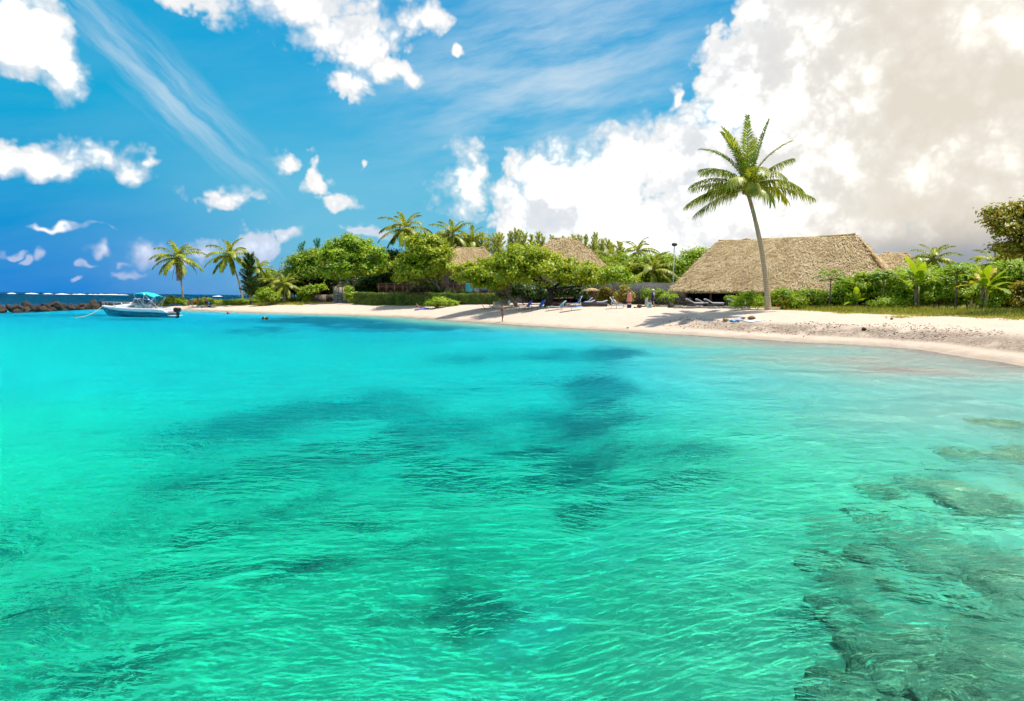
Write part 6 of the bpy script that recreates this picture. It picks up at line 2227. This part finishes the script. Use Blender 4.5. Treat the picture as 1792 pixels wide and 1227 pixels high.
M['swim_blue'] = plain('blue_swimwear', (0.03, 0.12, 0.4), (0.05, 0.18, 0.5), 0.7, 4)
M['swim_dark'] = plain('dark_shorts', (0.015, 0.018, 0.03), (0.025, 0.03, 0.05), 0.8, 4)

DEF = dict(pel=(0, 0, 0.93), waist=(0, 0, 1.05), chest=(0, 0, 1.27), neck=(0, 0, 1.44), head=(0, 0.01, 1.60),
           lsh=(-0.17, 0, 1.38), lel=(-0.24, 0.02, 1.12), lwr=(-0.25, -0.04, 0.88), rsh=(0.17, 0, 1.38), rel=(0.24, 0.02, 1.12), rwr=(0.25, -0.04, 0.88),
           lhip=(-0.09, 0, 0.88), lkn=(-0.10, -0.02, 0.49), lan=(-0.10, 0.02, 0.08), rhip=(0.09, 0, 0.88), rkn=(0.10, -0.02, 0.49), ran=(0.10, 0.02, 0.08),
           face=(0, -1, 0), foot=(0, -1, 0))


def person(label, pos, rz, H=1.72, pose=None, skin='skin', hair='hair_dark', longhair=False, clothes=(), hat=None):
    """faces -y in its own frame. One skinned body; hair, face details and clothing are its parts"""
    J = {k: np.array(v, float) for k, v in {**DEF, **(pose or {})}.items()}
    root = thing('person', label, 'person', pos, rz)
    root.scale = (H / 1.72,) * 3
    V, E, Rd = [], [], []

    def add(p, r_, par):
        V.append(tuple(p))
        Rd.append(r_)
        if par is not None:
            E.append((par, len(V) - 1))
        return len(V) - 1

    pel = add(J['pel'], (0.155, 0.115), None)
    wa = add(J['waist'], (0.13, 0.1), pel)
    ch = add(J['chest'], (0.155, 0.115), wa)
    sh = add(J['chest'] * 0.35 + J['neck'] * 0.65, (0.10, 0.08), ch)
    nk = add(J['neck'] * 0.8 + J['head'] * 0.2, (0.052, 0.052), sh)
    ax = unit(J['head'] - J['neck'])
    fc = unit(J['face'] - ax * (J['face'] @ ax))
    h0 = add(J['head'] - ax * 0.06 + fc * 0.015, (0.064, 0.07), nk)
    h1 = add(J['head'] + ax * 0.03, (0.078, 0.09), h0)
    add(J['head'] + ax * 0.095, (0.05, 0.06), h1)
    for s in 'lr':
        a = add(J[s + 'sh'], (0.055, 0.055), sh)
        e = add(J[s + 'el'], (0.040, 0.040), a)
        wr = add(J[s + 'wr'], (0.027, 0.027), e)
        d = unit(J[s + 'wr'] - J[s + 'el'])
        side = unit(np.cross(d, fc) + np.array((1e-3, 0, 0)))
        add(J[s + 'wr'] + d * 0.05, (0.034, 0.018), wr)
        hp = add(J[s + 'hip'], (0.09, 0.09), pel)
        kn = add(J[s + 'kn'], (0.056, 0.056), hp)
        cf = add(J[s + 'kn'] * 0.6 + J[s + 'an'] * 0.4, (0.054, 0.054), kn)
        an = add(J[s + 'an'], (0.034, 0.034), cf)
        ft = unit(J['foot'])
        add(J[s + 'an'] + ft * 0.13 + np.array((0, 0, -0.045)), (0.034, 0.026), an)
    me = bpy.data.meshes.new('body')
    me.from_pydata(V, E, [])
    o = link('body', me, M[skin], root)
    sk = o.modifiers.new('skin', 'SKIN')
    sk.use_smooth_shade = True
    for sv, r_ in zip(me.skin_vertices[0].data, Rd):
        sv.radius = r_
    me.skin_vertices[0].data[0].use_root = True
    ss_ = o.modifiers.new('sub', 'SUBSURF')
    ss_.levels = ss_.render_levels = 2
    # fingers: five tapered, bent chains rooted in each palm
    for s in 'lr':
        d = unit(J[s + 'wr'] - J[s + 'el'])
        side = unit(np.cross(d, fc) + np.array((1e-3, 0, 0)))
        nrm = unit(np.cross(side, d))
        palm_ = J[s + 'wr'] + d * 0.07
        mbh = MB()
        sg = 1 if s == 'l' else -1
        for k, (off, ln) in enumerate(((-0.027, 0.062), (-0.009, 0.075), (0.009, 0.07), (0.027, 0.054))):
            b0 = palm_ + side * off * sg
            mbh.tube([b0 - d * 0.02, b0 + d * ln * 0.5, b0 + d * ln * 0.9 + nrm * 0.02], [0.009, 0.008, 0.006], 5)
        b0 = J[s + 'wr'] + d * 0.035 - side * 0.025 * sg
        mbh.tube([b0, b0 - side * 0.025 * sg + d * 0.02, b0 - side * 0.03 * sg + d * 0.05], [0.011, 0.009, 0.007], 5)
        mbh.build('fingers', M[skin], o, smooth=True)
    # hair, ears and face
    hc = J['head'] + ax * 0.035
    X = unit(np.cross(fc, ax))
    mb = MB()
    rows = []
    aa = np.linspace(0, 2 * math.pi, 12, endpoint=False)
    for q in np.linspace(0.12, 1.0, 6):
        th = q * 1.75
        ringp = []
        for a2 in aa:
            w_ = math.cos(a2)      # +1 towards the face
            t2 = th * (1 - 0.42 * max(0, w_))
            dvec2 = ax * math.cos(t2) + math.sin(t2) * (fc * w_ + X * math.sin(a2))
            ringp.append(hc + dvec2 * np.array(1.0) * (0.108 if not longhair else 0.112))
        rows.append(np.array(ringp))
    if longhair:
        rows.append(np.array([hc + (-ax * 0.24 - fc * 0.06) + X * math.sin(a2) * 0.075 + fc * math.cos(a2) * (0.02 if math.cos(a2) > 0 else 0.05) - fc * 0.03 for a2 in aa]))
    mb.loft(rows)
    mb.build('hair', M[hair], root, smooth=True)
    for s in (-1, 1):
        MB().ellipsoid(J['head'] + X * s * 0.082 - ax * 0.005, (0.012, 0.02, 0.03), 6, 5).build('ear', M[skin], root, smooth=True)
        MB().ellipsoid(J['head'] + X * s * 0.032 + fc * 0.086 + ax * 0.01, (0.012, 0.012, 0.009), 6, 5).build('eye', M['eye'], root)
    MB().tube([J['head'] + fc * 0.085 + ax * 0.015, J['head'] + fc * 0.107 - ax * 0.025, J['head'] + fc * 0.083 - ax * 0.032], [0.007, 0.014, 0.01], 6).build('nose', M[skin], root, smooth=True)
    MB().tube([J['head'] + fc * 0.083 - ax * 0.058 + X * 0.024, J['head'] + fc * 0.09 - ax * 0.058, J['head'] + fc * 0.083 - ax * 0.058 - X * 0.024], [0.004, 0.008, 0.004], 5).build('mouth', M['lip'], root)
    if hat:
        mb = MB()
        rws = []
        for rr2, zz in ((0.17, 0.045), (0.115, 0.05), (0.112, 0.09), (0.07, 0.135), (0.01, 0.145)):
            rws.append(np.array([hc + ax * (zz - 0.02) + rr2 * (fc * math.cos(a2) + X * math.sin(a2)) for a2 in aa]))
        mb.loft(rws)
        mb.build('hat', M[hat], root, smooth=True)
    for (nm, mat, rings) in clothes:
        mb = MB()
        rws = []
        for (c_, rx2, ry2) in rings:
            c_ = np.array(c_, float)
            rws.append(np.array([c_ + np.array((rx2 * math.cos(a2), ry2 * math.sin(a2), 0)) for a2 in aa]))
        mb.loft(rws, cap=False)
        oo = mb.build(nm, M[mat], root, smooth=True)
        oo.modifiers.new('t', 'SOLIDIFY').thickness = 0.012
    return root


def shorts(mat, z0=0.62, z1=1.0):
    return [('shorts', mat, [((0, 0, z1), .155, .12), ((0, 0, z1 - .1), .185, .14), ((0, 0, 0.84), .195, .145)]),
            ('shorts_leg', mat, [((-.095, 0, .86), .105, .12), ((-.1, 0, z0), .10, .105)]), ('shorts_leg', mat, [((.095, 0, .86), .105, .12), ((.1, 0, z0), .10, .105)])]


one_piece = lambda mat: [('swimsuit', mat, [((0, 0, .86), .15, .13), ((0, 0, .95), .185, .14), ((0, 0, 1.06), .155, .12), ((0, 0, 1.26), .18, .14), ((0, 0, 1.34), .15, .12)])]
bikini = lambda mat: [('bikini_bottom', mat, [((0, 0, .86), .15, .13), ((0, 0, .95), .182, .14)]), ('bikini_top', mat, [((0, 0, 1.22), .178, .14), ((0, 0, 1.31), .175, .137)])]

# four bathers at the sandy point
person('child in tan swimwear standing at the end of the bather group', gp_at(330, 538.5), R(30), 1.28, None, 'skin_tan', 'hair_brown', clothes=shorts('hair_brown', .7))
person('bather with fair hair standing bent slightly beside the child', gp_at(337, 539), R(200), 1.45, dict(lwr=(-.18, -.2, 1.0), rwr=(.18, -.2, 1.0)), 'skin', 'hair_fair', True, bikini('swim_red'))
person('bather in a pink red swimsuit standing at the sandy point', gp_at(346.5, 538.5), R(170), 1.7, dict(lel=(-.34, .02, 1.2), lwr=(-.2, -.06, 1.02), rel=(.34, .02, 1.2), rwr=(.2, -.06, 1.02)), 'skin_tan', 'hair_dark', True, one_piece('swim_red'))
person('tanned bather in dark shorts holding a blue cloth at the point', gp_at(361, 538.5), R(190), 1.82, dict(lkn=(-.13, -.05, .49), rkn=(.13, .0, .49), lan=(-.15, 0, .08), ran=(.15, .05, .08)), 'skin_tan', 'hair_dark', clothes=shorts('swim_dark'))
cl_p = gp_at(363.5, 538.5)
tag(MB().loft([np.array([(-.12, 0, z), (0, -.05, z), (.14, 0, z), (0, .06, z)]) * np.array((k_, k_, 1)) for z, k_ in ((0.96, .35), (0.8, 1.0), (0.5, 1.25), (0.38, .9))]).build('held_cloth', M['swim_blue'], None, cl_p + (0.22, -0.12, 0.0)), 'blue cloth hanging from the hand of the bather in shorts', 'cloth')
bgq = gp_at(366.5, 538)
bq = thing('beach_bag', 'small dark bag lying on the sand beside the bathers', 'bag', bgq)
MB().ellipsoid((0, 0, 0.12), (0.3, 0.2, 0.14), 10, 7).build('body', M['wood_dark'], bq, smooth=True)
MB().tube([(-.15, 0, .22), (-.08, 0, .32), (.08, 0, .32), (.15, 0, .22)], 0.012, 6).build('handle', M['driftwood'], bq)
fl_ = gp_at(350.5, 539)
tag(MB().loft([np.stack([np.cos(np.linspace(0, 6.283, 14, endpoint=False)) * q, np.sin(np.linspace(0, 6.283, 14, endpoint=False)) * q, np.full(14, z)], 1) for q, z in ((0.30, 0.06), (0.36, 0.12), (0.30, 0.18), (0.24, 0.12))], cap=False).build('swim_ring', M['bimini'], None, fl_, smooth=True), 'turquoise swim ring lying on the sand among the bathers', 'swim ring')

# sunbather propped on the elbows
sb = gp_at(735, 540.5)
person('tanned sunbather reclining on the elbows on a blue towel', sb + (0, 0, 0.03), R(80), 1.72,
       dict(pel=(0, 0, 0.13), waist=(0, 0.13, 0.17), chest=(0, 0.33, 0.33), neck=(0, 0.46, 0.46), head=(0, 0.50, 0.62), lsh=(-.18, .42, .42), rsh=(.18, .42, .42), lel=(-.22, .58, .14), rel=(.22, .58, .14), lwr=(-.22, .36, .06), rwr=(.22, .36, .06),
            lhip=(-.09, -.05, .12), rhip=(.09, -.05, .12), lkn=(-.12, -.42, .3), rkn=(.1, -.46, .14), lan=(-.12, -.78, .06), ran=(.1, -.86, .06), foot=(0, -.5, .8)), 'skin_tan', 'hair_dark',
       clothes=[('swim_trunks', 'swim_blue', [((0, -.08, .11), .17, .12), ((0, .02, .14), .18, .14), ((0, .1, .17), .165, .12)])])
cloth('beach_towel', 'blue towel under the reclining sunbather', 738, 541.5, 1.9, 0.75, 'blue', 0.1, 0.012)

# bather at the waterline
wp = on_water(879, 566)
person('tanned bather standing at the waterline below the loungers', (wp[0], wp[1] + 0.3, ground_z(wp[0], wp[1] + .3) - .02), R(110), 1.78, dict(lwr=(-.14, -.16, 1.02), rel=(.26, .06, 1.14), rwr=(.16, -.14, 1.04), lan=(-.06, .06, .08), ran=(.06, -.04, .08)), 'skin_tan', 'hair_brown', False, bikini('skin'))

# woman in the pink dress, arm stretched out
pp = gp_at(1101, 536.5)
person('person in a loose coral pink dress reaching out an arm', pp, R(-20), 1.7, dict(lsh=(-.17, 0, 1.38), lel=(-.42, -.1, 1.3), lwr=(-.66, -.16, 1.27), rwr=(.26, -.1, .95)), 'skin', 'hair_brown', False,
       [('dress', 'pinkcloth', [((0, 0, .52), .30, .25), ((0, 0, .75), .27, .22), ((0, 0, 1.0), .23, .18), ((0, 0, 1.25), .21, .16), ((0, 0, 1.38), .2, .13), ((0, 0, 1.43), .1, .09)])])
# person on the sling chair in front
cp = gp_at(1084, 540)
lounger('low blue and white sling chair holding the seated beachgoer', cp, R(168), 'paleblue', 55, 'white', L=0.9, name='beach_chair')
person('pale haired person sitting back in a low beach chair', cp + (0, 0, 0.0), R(168 - 90), 1.66,
       dict(pel=(0, .32, .46), waist=(0, .42, .56), chest=(0, .55, .76), neck=(0, .64, .92), head=(0, .66, 1.08), lsh=(-.17, .6, .86), rsh=(.17, .6, .86), lel=(-.27, .42, .66), rel=(.27, .42, .66), lwr=(-.24, .18, .6), rwr=(.24, .18, .6),
            lhip=(-.09, .26, .45), rhip=(.09, .26, .45), lkn=(-.12, -.15, .52), rkn=(.12, -.15, .52), lan=(-.12, -.48, .22), ran=(.12, -.48, .22), foot=(0, -.6, .3)), 'skin', 'hair_fair',
       clothes=[('shirt', 'white', [((0, .38, .48), .17, .14), ((0, .46, .62), .18, .15), ((0, .55, .76), .19, .15), ((0, .6, .86), .17, .12)]), ('shorts', 'swim_blue', [((0, .12, .42), .2, .1), ((0, .3, .44), .2, .16), ((0, .4, .52), .17, .14)])])
# walker with a bag
wk = gp_at(1142, 538.5)
person('walking person in navy clothes and pale cap carrying a bag', wk, R(-75), 1.78, dict(lkn=(-.1, -.16, .5), lan=(-.1, -.16, .08), rkn=(.1, .02, .48), ran=(.1, .22, .1), rel=(.26, .05, 1.13), rwr=(.26, -.02, .9)), 'skin', 'hair_fair', False,
       [('tunic', 'navy', [((0, -.02, .62), .19, .17), ((0, 0, .9), .195, .155), ((0, 0, 1.1), .17, .135), ((0, 0, 1.3), .195, .15), ((0, 0, 1.42), .1, .09)]), ('sleeve', 'paleblue', [((-.2, 0, 1.16), .075, .075), ((-.18, 0, 1.39), .08, .085)]), ('sleeve', 'paleblue', [((.2, .02, 1.16), .075, .075), ((.18, 0, 1.39), .08, .085)])], hat='white')
bp_ = gp_at(1135, 538.8)
cbag = thing('carrier_bag', 'white carrier bag with a blue green print beside the walking person', 'bag', bp_ + (0.08, -0.1, 0))
MB().loft([np.array([(-.2, -.07, 0.0), (.2, -.07, 0.0), (.2, .07, 0.0), (-.2, .07, 0.0)]), np.array([(-.22, -.09, .3), (.22, -.09, .3), (.22, .09, .3), (-.22, .09, .3)]), np.array([(-.17, -.02, .55), (.17, -.02, .55), (.17, .02, .55), (-.17, .02, .55)])]).build('body', M['white'], cbag)
MB().box((-.13, -.1, .12), (.13, -.093, .36)).build('print', M['towel_teal'], cbag)
MB().tube([(-.1, 0, .54), (-.06, 0, .74), (.06, 0, .74), (.1, 0, .54)], 0.01, 5).build('handle', M['white'], cbag)
